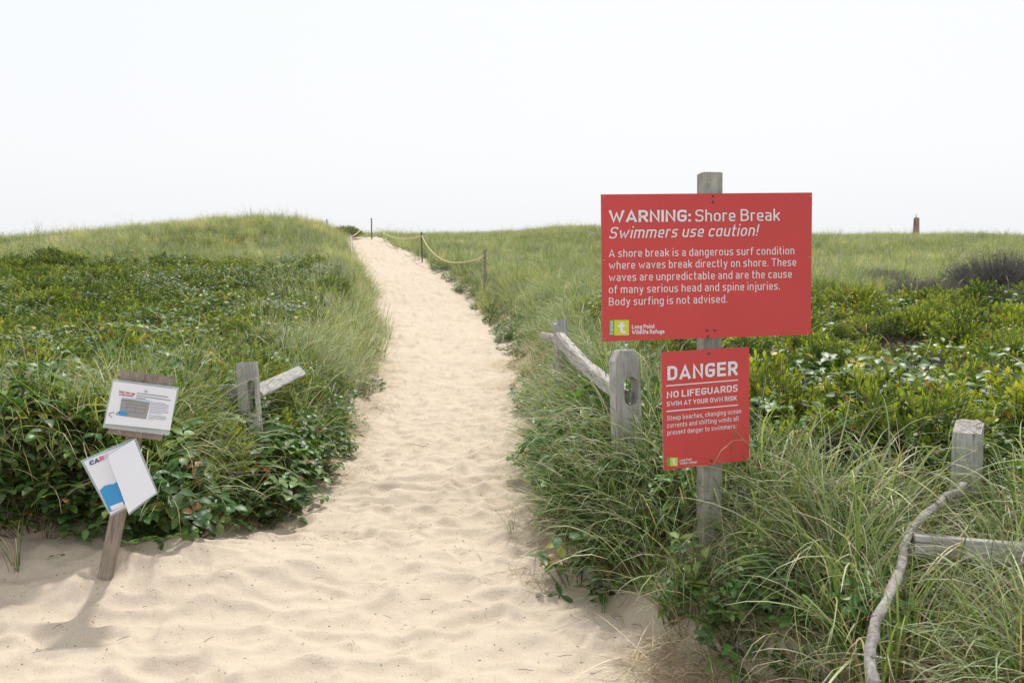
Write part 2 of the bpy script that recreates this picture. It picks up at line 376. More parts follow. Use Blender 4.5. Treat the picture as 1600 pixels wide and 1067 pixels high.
def shrub(rad=.24, hgt=.28, nsp=95, young=.5, cA=(.085, .125, .018), cY=(.25, .285, .045), L=.024, W=.010, twig=(.13, .10, .08)):
    P = Plant(); nl = 0
    for k in range(nsp):
        az = rv(0, 6.283); q = math.sqrt(rnd.random()); lift = math.sqrt(max(0, 1 - (q * .95) ** 2)) * rv(.62, 1.05)
        top = Vector((math.cos(az) * q * rad, math.sin(az) * q * rad, hgt * lift))
        base = Vector((top.x * .25, top.y * .25, -.02)); mid = (base + top) * .5 + Vector((top.x * .2, top.y * .2, 0))
        P.stem([base, mid, top], .002, .0012, jit(twig), 3)
        d = (Vector((top.x * 1.6, top.y * 1.6, hgt * .55 + .03))).normalized(); a0 = d.orthogonal().normalized(); b0 = d.cross(a0)
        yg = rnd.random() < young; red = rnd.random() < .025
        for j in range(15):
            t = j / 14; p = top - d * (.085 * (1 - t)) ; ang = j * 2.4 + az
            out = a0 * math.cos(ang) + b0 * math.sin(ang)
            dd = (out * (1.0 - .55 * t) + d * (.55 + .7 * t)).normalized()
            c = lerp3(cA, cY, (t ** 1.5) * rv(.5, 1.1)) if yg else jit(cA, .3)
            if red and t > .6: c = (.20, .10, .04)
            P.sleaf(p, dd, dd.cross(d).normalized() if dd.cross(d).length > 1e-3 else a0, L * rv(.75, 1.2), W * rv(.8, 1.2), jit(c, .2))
    return P
VG = [(.045, .11, .026), (.065, .135, .034), (.05, .095, .034), (.10, .18, .04), (.13, .18, .05)]
def broadleaf(rad=.2, hgt=.3, n=34, L=(.045, .075), wr=.62, odd=.035, greens=VG, leaflets=3):
    P = Plant()
    for k in range(n):
        az = rv(0, 6.283); q = math.sqrt(rnd.random()); p = Vector((math.cos(az) * q * rad, math.sin(az) * q * rad, hgt * rv(.15, 1) * (1 - .5 * q * q)))
        P.stem([Vector((p.x * .4, p.y * .4, -.02)), Vector((p.x * .8, p.y * .8, p.z * .6)), p], .0018, .001, (.10, .08, .04), 3)
        c = jit(rnd.choice(greens), .25)
        r = rnd.random()
        if r < odd * .35: c = jit((.30, .09, .03))
        elif r < odd * .7: c = jit((.26, .24, .05))
        elif r < odd: c = jit((.25, .15, .07))
        a1 = az + rv(-.8, .8)
        for j in range(leaflets):
            aa = a1 + (j - (leaflets - 1) / 2) * (2.0 if leaflets == 3 else 1.0) ; dd = Vector((math.cos(aa), math.sin(aa), rv(-.5, .35)))
            P.leaf(p, dd, Vector((rv(-.35, .35), rv(-.35, .35), 1)), rv(*L), rv(*L) * wr, c, .12)
    return P
def runner(n=9, L=.042):             # low heath with small pale shiny leaves
    P = Plant()
    for k in range(n * 6):
        az = rv(0, 6.283); q = math.sqrt(rnd.random()) * .22; p = Vector((math.cos(az) * q, math.sin(az) * q, rv(.06, .24)))
        c = jit(rnd.choice([(.06, .11, .035), (.10, .15, .05), (.08, .12, .05)]), .3)
        if rnd.random() < .05: c = jit((.30, .22, .05))
        a1 = rv(0, 6.28)
        P.leaf(p, Vector((math.cos(a1), math.sin(a1), rv(-.2, .5))), Vector((rv(-.4, .4), rv(-.4, .4), 1)), L * rv(.8, 1.5), L * rv(.6, .95), c, .12)
    return P
def brush(rad=.5, h=.55, n=120, col=(.10, .085, .08)):
    P = Plant()
    for k in range(n):
        az = rv(0, 6.283); q = math.sqrt(rnd.random()) * rad; b = Vector((math.cos(az) * q * .4, math.sin(az) * q * .4, 0))
        t = Vector((math.cos(az) * q, math.sin(az) * q, h * rv(.5, 1) * math.sqrt(max(.05, 1 - (q / rad) ** 2 * .8))))
        c = jit(col, .35); m1 = (b + t) / 2 + Vector((rv(-.05, .05), rv(-.05, .05), .03)); P.stem([b, m1, t], .004, .0015, c, 3)
        for j in range(7):
            s0 = m1.lerp(t, rv(0, 1)); d = Vector((rv(-1, 1), rv(-1, 1), rv(.1, 1))).normalized() * rv(.06, .18); P.stem([s0, s0 + d], .0022, .001, c, 3)
    return P
def protos(name, makers, mat):
    col = bpy.data.collections.new('kit_' + name)
    for k, P in enumerate(makers):
        me = P.mesh(name + '_piece'); me.materials.append(mat)
        o = bpy.data.objects.new('kit_%s_%02d' % (name, k), me); col.objects.link(o)
    return col
def gn_group(name, col):
    g = bpy.data.node_groups.new(name, 'GeometryNodeTree')
    g.interface.new_socket('Geometry', in_out='INPUT', socket_type='NodeSocketGeometry'); g.interface.new_socket('Geometry', in_out='OUTPUT', socket_type='NodeSocketGeometry')
    N = g.nodes; L = g.links
    gi = N.new('NodeGroupInput'); go = N.new('NodeGroupOutput'); ip = N.new('GeometryNodeInstanceOnPoints'); ci = N.new('GeometryNodeCollectionInfo')
    ci.inputs['Collection'].default_value = col; ci.inputs['Separate Children'].default_value = True; ci.inputs['Reset Children'].default_value = True
    ip.inputs['Pick Instance'].default_value = True
    def at(nm, ty):
        a = N.new('GeometryNodeInputNamedAttribute'); a.data_type = ty; a.inputs['Name'].default_value = nm; return a.outputs[0]
    L.new(gi.outputs[0], ip.inputs['Points']); L.new(ci.outputs[0], ip.inputs['Instance']); L.new(at('idx', 'INT'), ip.inputs['Instance Index'])
    e = N.new('FunctionNodeEulerToRotation'); L.new(at('rot', 'FLOAT_VECTOR'), e.inputs[0]); L.new(e.outputs[0], ip.inputs['Rotation'])
    L.new(at('scl', 'FLOAT_VECTOR'), ip.inputs['Scale']); L.new(ip.outputs[0], go.inputs[0]); return g
TOTAL = {}
def scatter_obj(name, label, cat, col, x, y, rs, scl, tilt=.12, dz=0., yaw=None, lump=0.):
    n = len(x); z = H(x, y) + dz + lump * (fbm(x * 1.7 + 31, y * 1.7, 2, 55) - .5)
    me = bpy.data.meshes.new(name); me.vertices.add(n); me.vertices.foreach_set('co', np.stack([x, y, z], -1).ravel())
    def put(nm, ty, key, arr): a = me.attributes.new(nm, ty, 'POINT'); a.data.foreach_set(key, arr.ravel())
    yw = rs.uniform(0, 6.283, n) if yaw is None else yaw + rs.normal(0, .5, n)
    put('rot', 'FLOAT_VECTOR', 'vector', np.stack([rs.normal(0, tilt, n), rs.normal(0, tilt, n), yw], -1).astype(np.float32))
    s3 = np.stack([scl, scl, scl * rs.uniform(.85, 1.15, n)], -1).astype(np.float32); put('scl', 'FLOAT_VECTOR', 'vector', s3)
    put('idx', 'INT', 'value', rs.integers(0, len(col.objects), n).astype(np.int32))
    o = bpy.data.objects.new(name, me); C.objects.link(o)
    md = o.modifiers.new('scatter', 'NODES'); md.node_group = gn_group('scatter_' + name, col)
    TOTAL[name] = n
    return tag(o, label, cat, kind='stuff')
def cand(rs, n, d0, d1, k=1.0, half=.72, lo=None, hi=None):
    """points in the fan before the camera; density per area falls like y^-k"""
    u_ = rs.random(n); p = 2 - k
    d = (d0 ** p + u_ * (d1 ** p - d0 ** p)) ** (1 / p) if abs(p) > 1e-6 else d0 * (d1 / d0) ** u_
    a = rs.uniform(-half if lo is None else lo, half if hi is None else hi, n)
    return d * a, d
def keep(rs, x, y, w):
    m = rs.random(len(x)) < w; m &= ~((np.abs(x + 1.74) < .2) & (np.abs(y - 4.5) < .13)) & ~((x > .6) & (x < 1.1) & (y > 4.08) & (y < 4.3)); return x[m], y[m]
def pix(x, y, z):
    dx = x; dy = y; dz = z - 1.6
    D = dy * math.cos(PITCH) - dz * math.sin(PITCH); V = dy * math.sin(PITCH) + dz * math.cos(PITCH)
    return 800 + FPX * dx / D, 533.5 - FPX * V / D

K_TALL = protos('tall_grass', [tall_tuft() for _ in range(6)] + [tall_tuft(16, (.6, 1.0), .0098, .05, .15, .3) for _ in range(3)], M_GRASS)
K_SHORT = protos('short_grass', [tall_tuft(22, (.22, .5), .0045, .1, .3, .25, 6) for _ in range(5)], M_GRASS)
K_LONE = protos('lone_blades', [tall_tuft(5, (.3, .75), .0090, .03, .15, .65, 9, (.1, .6), (.9, 2.3)) for _ in range(6)], M_GRASS)
K_DUNEP = protos('pale_dune_grass', [dune_tuft(1.0) for _ in range(5)], M_DUNE)
K_DUNEG = protos('green_dune_grass', [dune_tuft(.45, 34, (.3, .6)) for _ in range(5)], M_DUNE)
K_THATCH = protos('thatch', [thatch() for _ in range(4)], M_GRASS)
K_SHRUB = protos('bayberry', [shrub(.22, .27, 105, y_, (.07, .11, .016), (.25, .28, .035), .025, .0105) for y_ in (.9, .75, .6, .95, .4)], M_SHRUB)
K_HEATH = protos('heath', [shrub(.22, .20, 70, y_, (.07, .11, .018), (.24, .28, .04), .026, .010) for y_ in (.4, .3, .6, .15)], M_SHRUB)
K_VINE = protos('vine', [broadleaf() for _ in range(4)] + [broadleaf(.22, .24, 42, (.03, .055), .7, .06) for _ in range(3)], M_LEAF)
K_RUN = protos('runner', [runner() for _ in range(4)], M_LEAF)
K_BRUSH = protos('brush', [brush(.3, .28, 60, (.12, .10, .09)) for _ in range(3)], M_TWIG)

rs = np.random.default_rng(11)
def side(x, y): return np.where(x < (Lx(y) + Rx(y)) / 2, -1, 1)
# ---- dune grass, far
x, y = cand(rs, 60000, 20, 74, .9); e = edge_d(x, y)
wl_ = sstep(23.5, 26.5, y + (fbm(x * .4, y * .4, 2, 5) - .5) * 5)
wr_ = sstep(13, 19, y + (fbm(x * .3, y * .3, 2, 6) - .5) * 5 - x * .75 * sstep(3, 12, x) * .6)
w = np.where(side(x, y) < 0, wl_, wr_) * sstep(.05, .5, e)
isl = side(x, y) < 0
dp_ = sstep(.40, .56, fbm(x * .45, y * .3, 3, 19))
pm = w * np.where(isl, .35 + .6 * dp_, .15 + .45 * dp_ + .35 * sstep(.45, .6, fbm(x * .12, y * .12, 2, 9)))
xx, yy = keep(rs, x, y, pm); scatter_obj('pale_dune_grass', 'pale wind-combed dune grass covering the far left dune', 'dune grass', K_DUNEP, xx, yy, rs, rs.uniform(.7, 1.15, len(xx)), .12)
xx, yy = keep(rs, x + rs.normal(0, .1, len(x)), y + rs.normal(0, .1, len(x)), w * np.where(isl, .75 - .6 * dp_, .9 - .5 * dp_)); scatter_obj('green_dune_grass', 'green dune grass covering the far slope right of the path', 'dune grass', K_DUNEG, xx, yy, rs, rs.uniform(.7, 1.1, len(xx)), .12)
# mid-distance green grass on the right flank of the path
x, y = cand(rs, 26000, 9, 24, .9); e = edge_d(x, y)
w = (side(x, y) > 0) * sstep(.3, 1.0, e) * sstep(9.5, 13, y + (fbm(x * .5, y * .5, 2, 15) - .5) * 4 - np.clip(x - 1.5, 0, 9) * 1.6)
xx, yy = keep(rs, x, y, w * .85); scatter_obj('meadow_grass', 'green dune grass between the path and the red signs', 'dune grass', K_DUNEG, xx, yy, rs, rs.uniform(.6, .95, len(xx)), .15)
# ---- heath left
x, y = cand(rs, 11500, 5.2, 27, .75); e = edge_d(x, y); p1 = fbm(x * .9, y * .9, 3, 61)
w = (side(x, y) < 0) * sstep(.7, 1.5, e) * (1 - sstep(24, 27, y + (fbm(x * .4, y * .4, 2, 5) - .5) * 5)) * sstep(5.2, 7.5, y)
xx, yy = keep(rs, x, y, w * (.35 + .65 * sstep(.40, .52, p1))); scatter_obj('heath', 'low dark olive heath mats left of the path', 'heath', K_HEATH, xx, yy, rs, rs.uniform(.6, 1.9, len(xx)), .18, lump=.25)
xx, yy = keep(rs, x, y, w * (1 - sstep(.42, .52, p1)) * .38); scatter_obj('creeping_groundcover', 'creeping ground cover with small shiny leaves among the heath', 'ground cover', K_RUN, xx, yy, rs, rs.uniform(.9, 1.5, len(xx)), .1, .05)
# ---- bayberry right
x, y = cand(rs, 4300, 4.6, 24, .5); e = edge_d(x, y); p2 = fbm(x * .8 + 4, y * .8, 3, 71)
w = (side(x, y) > 0) * sstep(.6, 1.05, e) * sstep(4.2, 4.6, y + (fbm(x, y, 2, 72) - .5)) * (1 - sstep(11, 15, y - np.clip(x - 2, 0, 9) * .55))
xx, yy = keep(rs, x, y, w * (.15 + .85 * sstep(.28, .38, p2))); scatter_obj('bayberry_thicket', 'yellow-green low bayberry thicket behind the red signs', 'shrubs', K_SHRUB, xx, yy, rs, rs.uniform(.6, 1.8, len(xx)), .2, -.03, lump=.45)
xx, yy = keep(rs, x, y, w * (.08 + .92 * (1 - sstep(.32, .40, p2))) * .55); scatter_obj('shiny_leaf_groundcover', 'shiny round-leaved ground cover in gaps of the bayberry', 'ground cover', K_RUN, xx, yy, rs, rs.uniform(1., 1.7, len(xx)), .1, .08)
xx, yy = keep(rs, x, y, w * .22); scatter_obj('dead_twigs', 'grey dead twigs poking through the bayberry', 'twigs', K_BRUSH, xx, yy, rs, rs.uniform(.7, 1.1, len(xx)), .2, .02)
# ---- keep-clear areas
BRX = [(1506, 758), (1478, 776), (1450, 800), (1424, 832), (1412, 862), (1398, 905), (1380, 945), (1370, 985), (1361, 1025), (1357, 1075)]
BRZ = [4.16, 4.02, 3.86, 3.66, 3.5, 3.26, 3.08, 2.95, 2.84, 2.74]
def in_front_of_signs(x, y):
    px_, py_ = pix(x, y, H(x, y) + .45); return ((px_ > 930) & (px_ < 1280) & (y < 4.25)) | ((px_ > 110) & (px_ < 285) & (y < 4.75)) | ((px_ > 355) & (px_ < 480) & (y < 6.5)) | ((px_ > 1440) & (y < 4.4) & (px_ < 1580))
def clear(x, y, k):                # thins plants standing right in front of the broken branch and the fallen rail
    px_, py_ = pix(x, y, H(x, y) + .16)
    bx = np.interp(py_, [p[1] for p in BRX], [p[0] for p in BRX]); bd = np.interp(py_, [p[1] for p in BRX], BRZ)
    hit = (np.abs(px_ - bx) < 60) & (py_ > 735) & (y < bd + .15) | (px_ > 1425) & (py_ > 790) & (py_ < 925) & (y < 3.75) | (px_ > 1475) & (px_ < 1550) & (y < 4.5) & (y > 3.7)
    return np.where(hit, k, 1.0)
x, y = cand(rs, 2600, 4.4, 9, .4); e = edge_d(x, y)
w = (side(x, y) < 0) * sstep(.15, .45, e) * (1 - sstep(3, 5, e)) * sstep(.46, .56, fbm(x * 1.3 + 2, y * 1.3, 2, 66))
xx, yy = keep(rs, x, y, w); scatter_obj('bank_shrubs', 'olive small-leaved shrubs among the vines on the near left bank', 'shrubs', K_SHRUB, xx, yy, rs, rs.uniform(.7, 1.3, len(xx)), .3, .02)
# ---- vines along both banks
x, y = cand(rs, 12000, 3.0, 34, .85); e = edge_d(x, y); p3 = fbm(x * 1.3, y * 1.3, 3, 81)
w = sstep(np.where((y > 8) | (x < 0) * (y < 8), -.05, .1), np.where((y > 8) | (x < 0) * (y < 8), .12, .35), e) * (1 - sstep(.9, 1.9, e))
w = np.where(side(x, y) < 0, w * (1 - sstep(8, 10, y)) + .25 * w * (1 - sstep(11, 16, y)), w * np.where(y < 5, .45, np.where(y < 13, .6, .9)) * (1 - sstep(27, 33, y)))
w = w * (.35 + .65 * sstep(.38, .5, p3))
xx, yy = keep(rs, x, y, w * clear(x, y, .1)); scatter_obj('bank_vines', 'dark glossy three-leaved vines along the path edge', 'vines', K_VINE, xx, yy, rs, rs.uniform(.65, 1.1, len(xx)) * np.where(yy > 10, .75, 1), .25, -.02)
# dense vine/leaf mass on left bank and under right grass
x, y = cand(rs, 5200, 3.0, 8.5, .6); e = edge_d(x, y)
w = np.where(x < 0, sstep(.0, .2, e), sstep(.0, .25, e)) * (1 - sstep(2.6, 4.5, e)) * (1 - sstep(7, 8.5, y)) * np.where(side(x, y) < 0, .9, .62 * (.3 + .7 * sstep(.42, .5, fbm(x * 1.1, y * 1.1, 3, 84))))
xx, yy = keep(rs, x, y, w * clear(x, y, .12)); scatter_obj('dark_vines', 'dense dark green leafy vines on the near banks', 'vines', K_VINE, xx, yy, rs, rs.uniform(.55, 1.45, len(xx)) * np.where(yy < 4.6, .65, 1), .35, .0, lump=.22)
x, y = cand(rs, 7500, 2.3, 12, .5); e = edge_d(x, y); p4 = fbm(x * 1.6, y * 1.6, 2, 91)
w = np.where(side(x, y) > 0, 1.25 * sstep(.0, .22, e) * (1 - sstep(3.9, 4.5, y)) + 1.1 * sstep(.0, .18, e) * (1 - sstep(.55, .95, e)) * sstep(4.2, 4.7, y), sstep(.15, .5, e) * (1 - sstep(1.0, 2.0, e)) * .6)
w = w * (.4 + .6 * sstep(.36, .52, p4)); w = np.where(in_front_of_signs(x, y), w * np.where(x > 1.6, .1, .45), w) * clear(x, y, .22)
xx, yy = keep(rs, x, y, w); ff = in_front_of_signs(xx, yy)
scatter_obj('beach_grass', 'tall arching beach grass on the near banks', 'beach grass', K_TALL, xx, yy, rs, rs.uniform(.5, .95, len(xx)) * np.where(ff, .68, 1) * np.where(yy > 4.5, .8, 1) * np.where((yy > 3.7) & (xx > 1.1), .8, 1), .18)
x, y = cand(rs, 9000, 2.6, 22, .8); e = edge_d(x, y)
w = np.where(side(x, y) > 0, sstep(.0, .35, e) * (1 - sstep(.7, 1.2, e) * sstep(4.5, 5.2, y)), sstep(.05, .5, e) * (1 - sstep(.6, 1.4, e)) * .6)
w = np.where((side(x, y) > 0) & (y > 5.5), w * .7, w)
xx, yy = keep(rs, x, y, w * .8 * clear(x, y, .4)); scatter_obj('short_grass', 'short mixed green and tan grass edging the sand path', 'grass', K_SHORT, xx, yy, rs, rs.uniform(.6, 1.1, len(xx)), .2)
x, y = cand(rs, 7000, 4.0, 16, .8, lo=-.08, hi=.35); e = edge_d(x, y)
w = (side(x, y) > 0) * sstep(.04, .2, e) * (1 - sstep(.55, .95, e)) * np.where(y > 8.5, .45 * sstep(.2, .5, e), 1)
xx, yy = keep(rs, x, y, w * .6); scatter_obj('bank_grass', 'thick arching grass along the right edge of the path by the fence', 'beach grass', K_TALL, xx, yy, rs, rs.uniform(.5, .85, len(xx)) * np.where((yy > 5.4) & (yy < 8.4), 1.1, 1), .22)
x, y = cand(rs, 3600, 4.5, 10, .5, hi=-.02); e = edge_d(x, y)
w = (side(x, y) < 0) * sstep(.0, .25, e) * (1 - .8 * sstep(.8, 1.6, e)) * (1 - sstep(2.5, 4.5, e)) * (1 - sstep(7, 9, y)) * sstep(.38, .54, fbm(x * 1.5, y * 1.5, 2, 97)) * np.where(in_front_of_signs(x, y), .25, 1)
xx, yy = keep(rs, x, y, w * .85); scatter_obj('left_bank_grass', 'long arching grass growing through the vines of the left bank', 'beach grass', K_TALL, xx, yy, rs, rs.uniform(.55, .95, len(xx)), .25, .03)
x, y = cand(rs, 3000, 18, 62, .9); e = edge_d(x, y)
xx, yy = keep(rs, x, y, sstep(.3, 1, e) * .9 * sstep(.43, .55, fbm(x * .5, y * .5, 2, 98))); scatter_obj('dune_tussocks', 'darker taller grass tussocks standing out of the far dunes', 'dune grass', K_TALL, xx, yy, rs, rs.uniform(.7, 1.25, len(xx)), .2)
x, y = cand(rs, 1500, 2.4, 4.5, .6, lo=-.02); e = edge_d(x, y)
xx, yy = keep(rs, x, y, (side(x, y) > 0) * sstep(.1, .4, e) * .75 * clear(x, y, .35)); scatter_obj('foreground_grass_blades', 'long pale single grass blades arching over the lower right foreground', 'grass', K_LONE, xx, yy, rs, rs.uniform(.7, 1.15, len(xx)) * np.where(in_front_of_signs(xx, yy), .6, 1), .3)
x, y = cand(rs, 9000, 6.5, 24, .8, lo=-.3, hi=.3); e = edge_d(x, y)
w = np.where(side(x, y) < 0, sstep(.16, .32, e) * (1 - sstep(.5, .9, e)), 0) * .55 * (.3 + .7 * sstep(.4, .55, fbm(x * 1.2, y * .8, 2, 101)))
xx, yy = keep(rs, x, y, w); scatter_obj('path_edge_grass', 'upright green grass along the left edge of the path', 'beach grass', K_TALL, xx, yy, rs, rs.uniform(.55, .9, len(xx)), .2)
w = (side(x, y) > 0) * sstep(.3, .8, e) * (1 - sstep(3.5, 5, e)) * (1 - sstep(18, 24, y)) * sstep(7, 9, y)
xx, yy = keep(rs, x, y, w * .28); scatter_obj('arching_grass', 'pale arching grass blades on the right flank of the path', 'beach grass', K_LONE, xx, yy, rs, rs.uniform(.9, 1.4, len(xx)), .25)
# pale grass leaning over left edge of the path further up
x, y = cand(rs, 9000, 9, 34, .8); e = edge_d(x, y)
w = (side(x, y) < 0) * sstep(.02, .25, e) * (1 - sstep(1.2, 2.8, e))
xx, yy = keep(rs, x, y, w * .75 * (1 - .6 * sstep(.8, 1.5, e) * (y < 13))); scatter_obj('combed_grass', 'pale grass combed towards the path along its left edge', 'dune grass', K_DUNEP, xx, yy, rs, rs.uniform(.8, 1.25, len(xx)), .15, 0, 0.0)
x, y = cand(rs, 8000, 4.4, 24, .75); e = edge_d(x, y)
xx, yy = keep(rs, x, y, sstep(.3, .8, e) * .5); f2 = ~in_front_of_signs(xx, yy) & (clear(xx, yy, 0) > .5) & ~((yy < 5) & (xx > 1)); xx, yy = xx[f2], yy[f2]
scatter_obj('stray_grass_blades', 'single arching pale grass blades rising above the shrubs', 'grass', K_LONE, xx, yy, rs, rs.uniform(.6, 1.1, len(xx)), .2)
x, y = cand(rs, 6000, 2.6, 14, .9); e = edge_d(x, y)
w = sstep(-.16, .25, e + (fbm(x * 3, y * 3, 2, 95) - .5) * .5) * (1 - sstep(.8, 1.4, e) * .6)
xx, yy = keep(rs, x, y, w * .65); scatter_obj('dead_thatch', 'dry tan straw matted on the ground at the path edge', 'straw', K_THATCH, xx, yy, rs, rs.uniform(.5, 1.0, len(xx)), .08, .005)


# ------------------------------------------------------------------ lettering: a rounded single-stroke sign face
X = .72; D_ = -.27
GL = {
 'A': (.70, [[(0, 0), (.5, 1), (1, 0)], [(.2, .27), (.8, .27)]]), 'B': (.60, [[(0, 0), (0, 1), (.93, 1, .24), (.93, .53, .24), (0, .53)], [(.0, .53), (1, .53, .26), (1, 0, .26), (0, 0)]]),
 'C': (.60, [[(1, .72), (1, 1, .28), (0, 1, .28), (0, 0, .28), (1, 0, .28), (1, .28)]]), 'D': (.60, [[(0, 0), (0, 1), (1, 1, .28), (1, 0, .28), (0, 0)]]),
 'E': (.55, [[(1, 1), (0, 1), (0, 0), (1, 0)], [(0, .52), (.9, .52)]]), 'F': (.53, [[(1, 1), (0, 1), (0, 0)], [(0, .5), (.88, .5)]]),
 'G': (.61, [[(1, .74), (1, 1, .28), (0, 1, .28), (0, 0, .28), (1, 0, .28), (1, .48), (.55, .48)]]), 'H': (.61, [[(0, 0), (0, 1)], [(1, 0), (1, 1)], [(0, .52), (1, .52)]]),
 'I': (0, [[(.5, 0), (.5, 1)]]), 'K': (.62, [[(0, 0), (0, 1)], [(1, 1), (.05, .36)], [(.38, .6), (1, 0)]]), 'L': (.53, [[(0, 1), (0, 0), (1, 0)]]),
 'M': (.78, [[(0, 0), (0, 1), (.5, .3), (1, 1), (1, 0)]]), 'N': (.64, [[(0, 0), (0, 1), (1, 0), (1, 1)]]),
 'O': (.61, [[(.5, 0), (0, 0, .28), (0, 1, .28), (1, 1, .28), (1, 0, .28), (.5, 0)]]), 'P': (.58, [[(0, 0), (0, 1), (1, 1, .26), (1, .43, .26), (0, .43)]]),
 'R': (.60, [[(0, 0), (0, 1), (1, 1, .26), (1, .45, .26), (0, .45)], [(.5, .45), (1, 0)]]),
 'S': (.58, [[(1, .78), (1, 1, .22), (0, 1, .22), (0, .52, .22), (1, .50, .22), (1, 0, .22), (0, 0, .22), (0, .22)]]),
 'T': (.58, [[(0, 1), (1, 1)], [(.5, 1), (.5, 0)]]), 'U': (.61, [[(0, 1), (0, 0, .28), (1, 0, .28), (1, 1)]]), 'W': (1.0, [[(0, 1), (.27, 0), (.5, .74), (.73, 0), (1, 1)]]),
 'Y': (.64, [[(0, 1), (.5, .42), (1, 1)], [(.5, .42), (.5, 0)]]),
 'a': (.46, [[(.05, X), (1, X, .17), (1, 0)], [(1, .40), (0, .40, .15), (0, 0, .15), (1, 0)]]), 'q': (.48, [[(1, X), (1, 0)], [(1, X), (0, X, .2), (0, 0, .2), (1, 0)]]),
 'b': (.48, [[(0, 1), (0, 0)], [(0, X), (1, X, .2), (1, 0, .2), (0, 0)]]), 'c': (.44, [[(1, .55), (1, X, .17), (0, X, .2), (0, 0, .2), (1, 0, .17), (1, .17)]]),
 'd': (.48, [[(1, 1), (1, 0)], [(1, X), (0, X, .2), (0, 0, .2), (1, 0)]]), 'e': (.47, [[(.95, 0), (0, 0, .2), (0, X, .2), (1, X, .2), (1, .34), (0, .34)]]),
 'f': (.33, [[(1, 1), (.3, 1, .16), (.3, 0)], [(0, X), (1, X)]]), 'g': (.48, [[(1, X), (1, D_, .2), (.08, D_)], [(1, X), (0, X, .2), (0, 0, .2), (1, 0)]]),
 'h': (.48, [[(0, 1), (0, 0)], [(0, X), (1, X, .2), (1, 0)]]), 'i': (0, [[(.5, X), (.5, 0)], [(.5, .97), (.5, .985)]]), 'j': (.16, [[(1, X), (1, D_, .12), (0, D_)], [(1, .97), (1, .985)]]),
 'k': (.47, [[(0, 1), (0, 0)], [(1, X), (.05, .26)], [(.38, .43), (1, 0)]]), 'l': (.18, [[(0, 1), (0, 0, .12), (1, 0)]]),
 'm': (.80, [[(0, X), (0, 0)], [(0, X), (.5, X, .16), (.5, 0)], [(.45, X), (1, X, .16), (1, 0)]]), 'n': (.48, [[(0, X), (0, 0)], [(0, X), (1, X, .2), (1, 0)]]),
 'o': (.49, [[(.5, 0), (0, 0, .2), (0, X, .2), (1, X, .2), (1, 0, .2), (.5, 0)]]), 'p': (.48, [[(0, X), (0, D_)], [(0, X), (1, X, .2), (1, 0, .2), (0, 0)]]),
 'r': (.32, [[(0, X), (0, 0)], [(0, X), (1, X, .1)]]), 's': (.44, [[(.95, X), (0, X, .15), (0, .37, .15), (1, .36, .15), (1, 0, .15), (0, 0)]]),
 't': (.32, [[(.3, .94), (.3, 0, .15), (1, 0)], [(0, X), (1, X)]]), 'u': (.48, [[(0, X), (0, 0, .2), (1, 0)], [(1, X), (1, 0)]]), 'v': (.48, [[(0, X), (.5, 0), (1, X)]]),
 'w': (.78, [[(0, X), (.26, 0), (.5, .52), (.74, 0), (1, X)]]), 'y': (.49, [[(0, X), (.55, .0)], [(1, X), (.36, D_), (.1, D_)]]), ' ': (.13, []),
 '.': (0, [[(.5, 0), (.5, .015)]]), ',': (.05, [[(.7, .02), (.2, -.16)]]), ':': (0, [[(.5, 0), (.5, .02)], [(.5, .55), (.5, .57)]]), '!': (0, [[(.5, 1), (.5, .33)], [(.5, 0), (.5, .02)]]),
 "'": (0, [[(.5, 1), (.5, .8)]]), '?': (.48, [[(0, .8), (0, 1, .2), (1, 1, .2), (1, .5, .2), (.5, .5), (.5, .3)], [(.5, 0), (.5, .02)]]),
}
def stroke_poly(pts, w):           # butt ends pushed out by w/2, mitred joints
    P = [Vector(p) for p in pts]
    q = [P[0]] + [b for a, b in zip(P, P[1:]) if (b - a).length > 1e-5]; P = q
    if len(P) < 2: return [], []
    d0 = (P[1] - P[0]).normalized(); d1 = (P[-1] - P[-2]).normalized(); P[0] = P[0] - d0 * w / 2; P[-1] = P[-1] + d1 * w / 2
    vs_ = []
    for i, p in enumerate(P):
        a = (P[i] - P[i - 1]).normalized() if i else (P[1] - P[0]).normalized(); b = (P[i + 1] - P[i]).normalized() if i < len(P) - 1 else a
        na = Vector((-a.y, a.x)); nb = Vector((-b.y, b.x)); n = na + nb
        if n.length < .3: n = na
        n.normalize(); k = min(w / 2 / max(.45, n.dot(na)), w * .95)
        vs_ += [p + n * k, p - n * k]
    return vs_, [(2 * i, 2 * i + 1, 2 * i + 3, 2 * i + 2) for i in range(len(P) - 1)]
def round_path(pts):
    out = []
    for i, p in enumerate(pts):
        r = p[2] if len(p) > 2 else 0; q = Vector(p[:2])
        if not r or i in (0, len(pts) - 1): out.append(q); continue
        a = Vector(pts[i - 1][:2]); b = Vector(pts[i + 1][:2]); u1 = a - q; u2 = b - q; r1 = min(r, u1.length * .5 if i > 1 else u1.length * .95, u2.length * .5 if i < len(pts) - 2 else u2.length * .95)
        s = q + u1.normalized() * r1; e = q + u2.normalized() * r1
        for k in range(6):
            t = k / 5; k1 = .5523
            c1 = s + (q - s) * k1; c2 = e + (q - e) * k1
            out.append(s * (1 - t) ** 3 + c1 * 3 * t * (1 - t) ** 2 + c2 * 3 * t * t * (1 - t) + e * t ** 3)
    return out
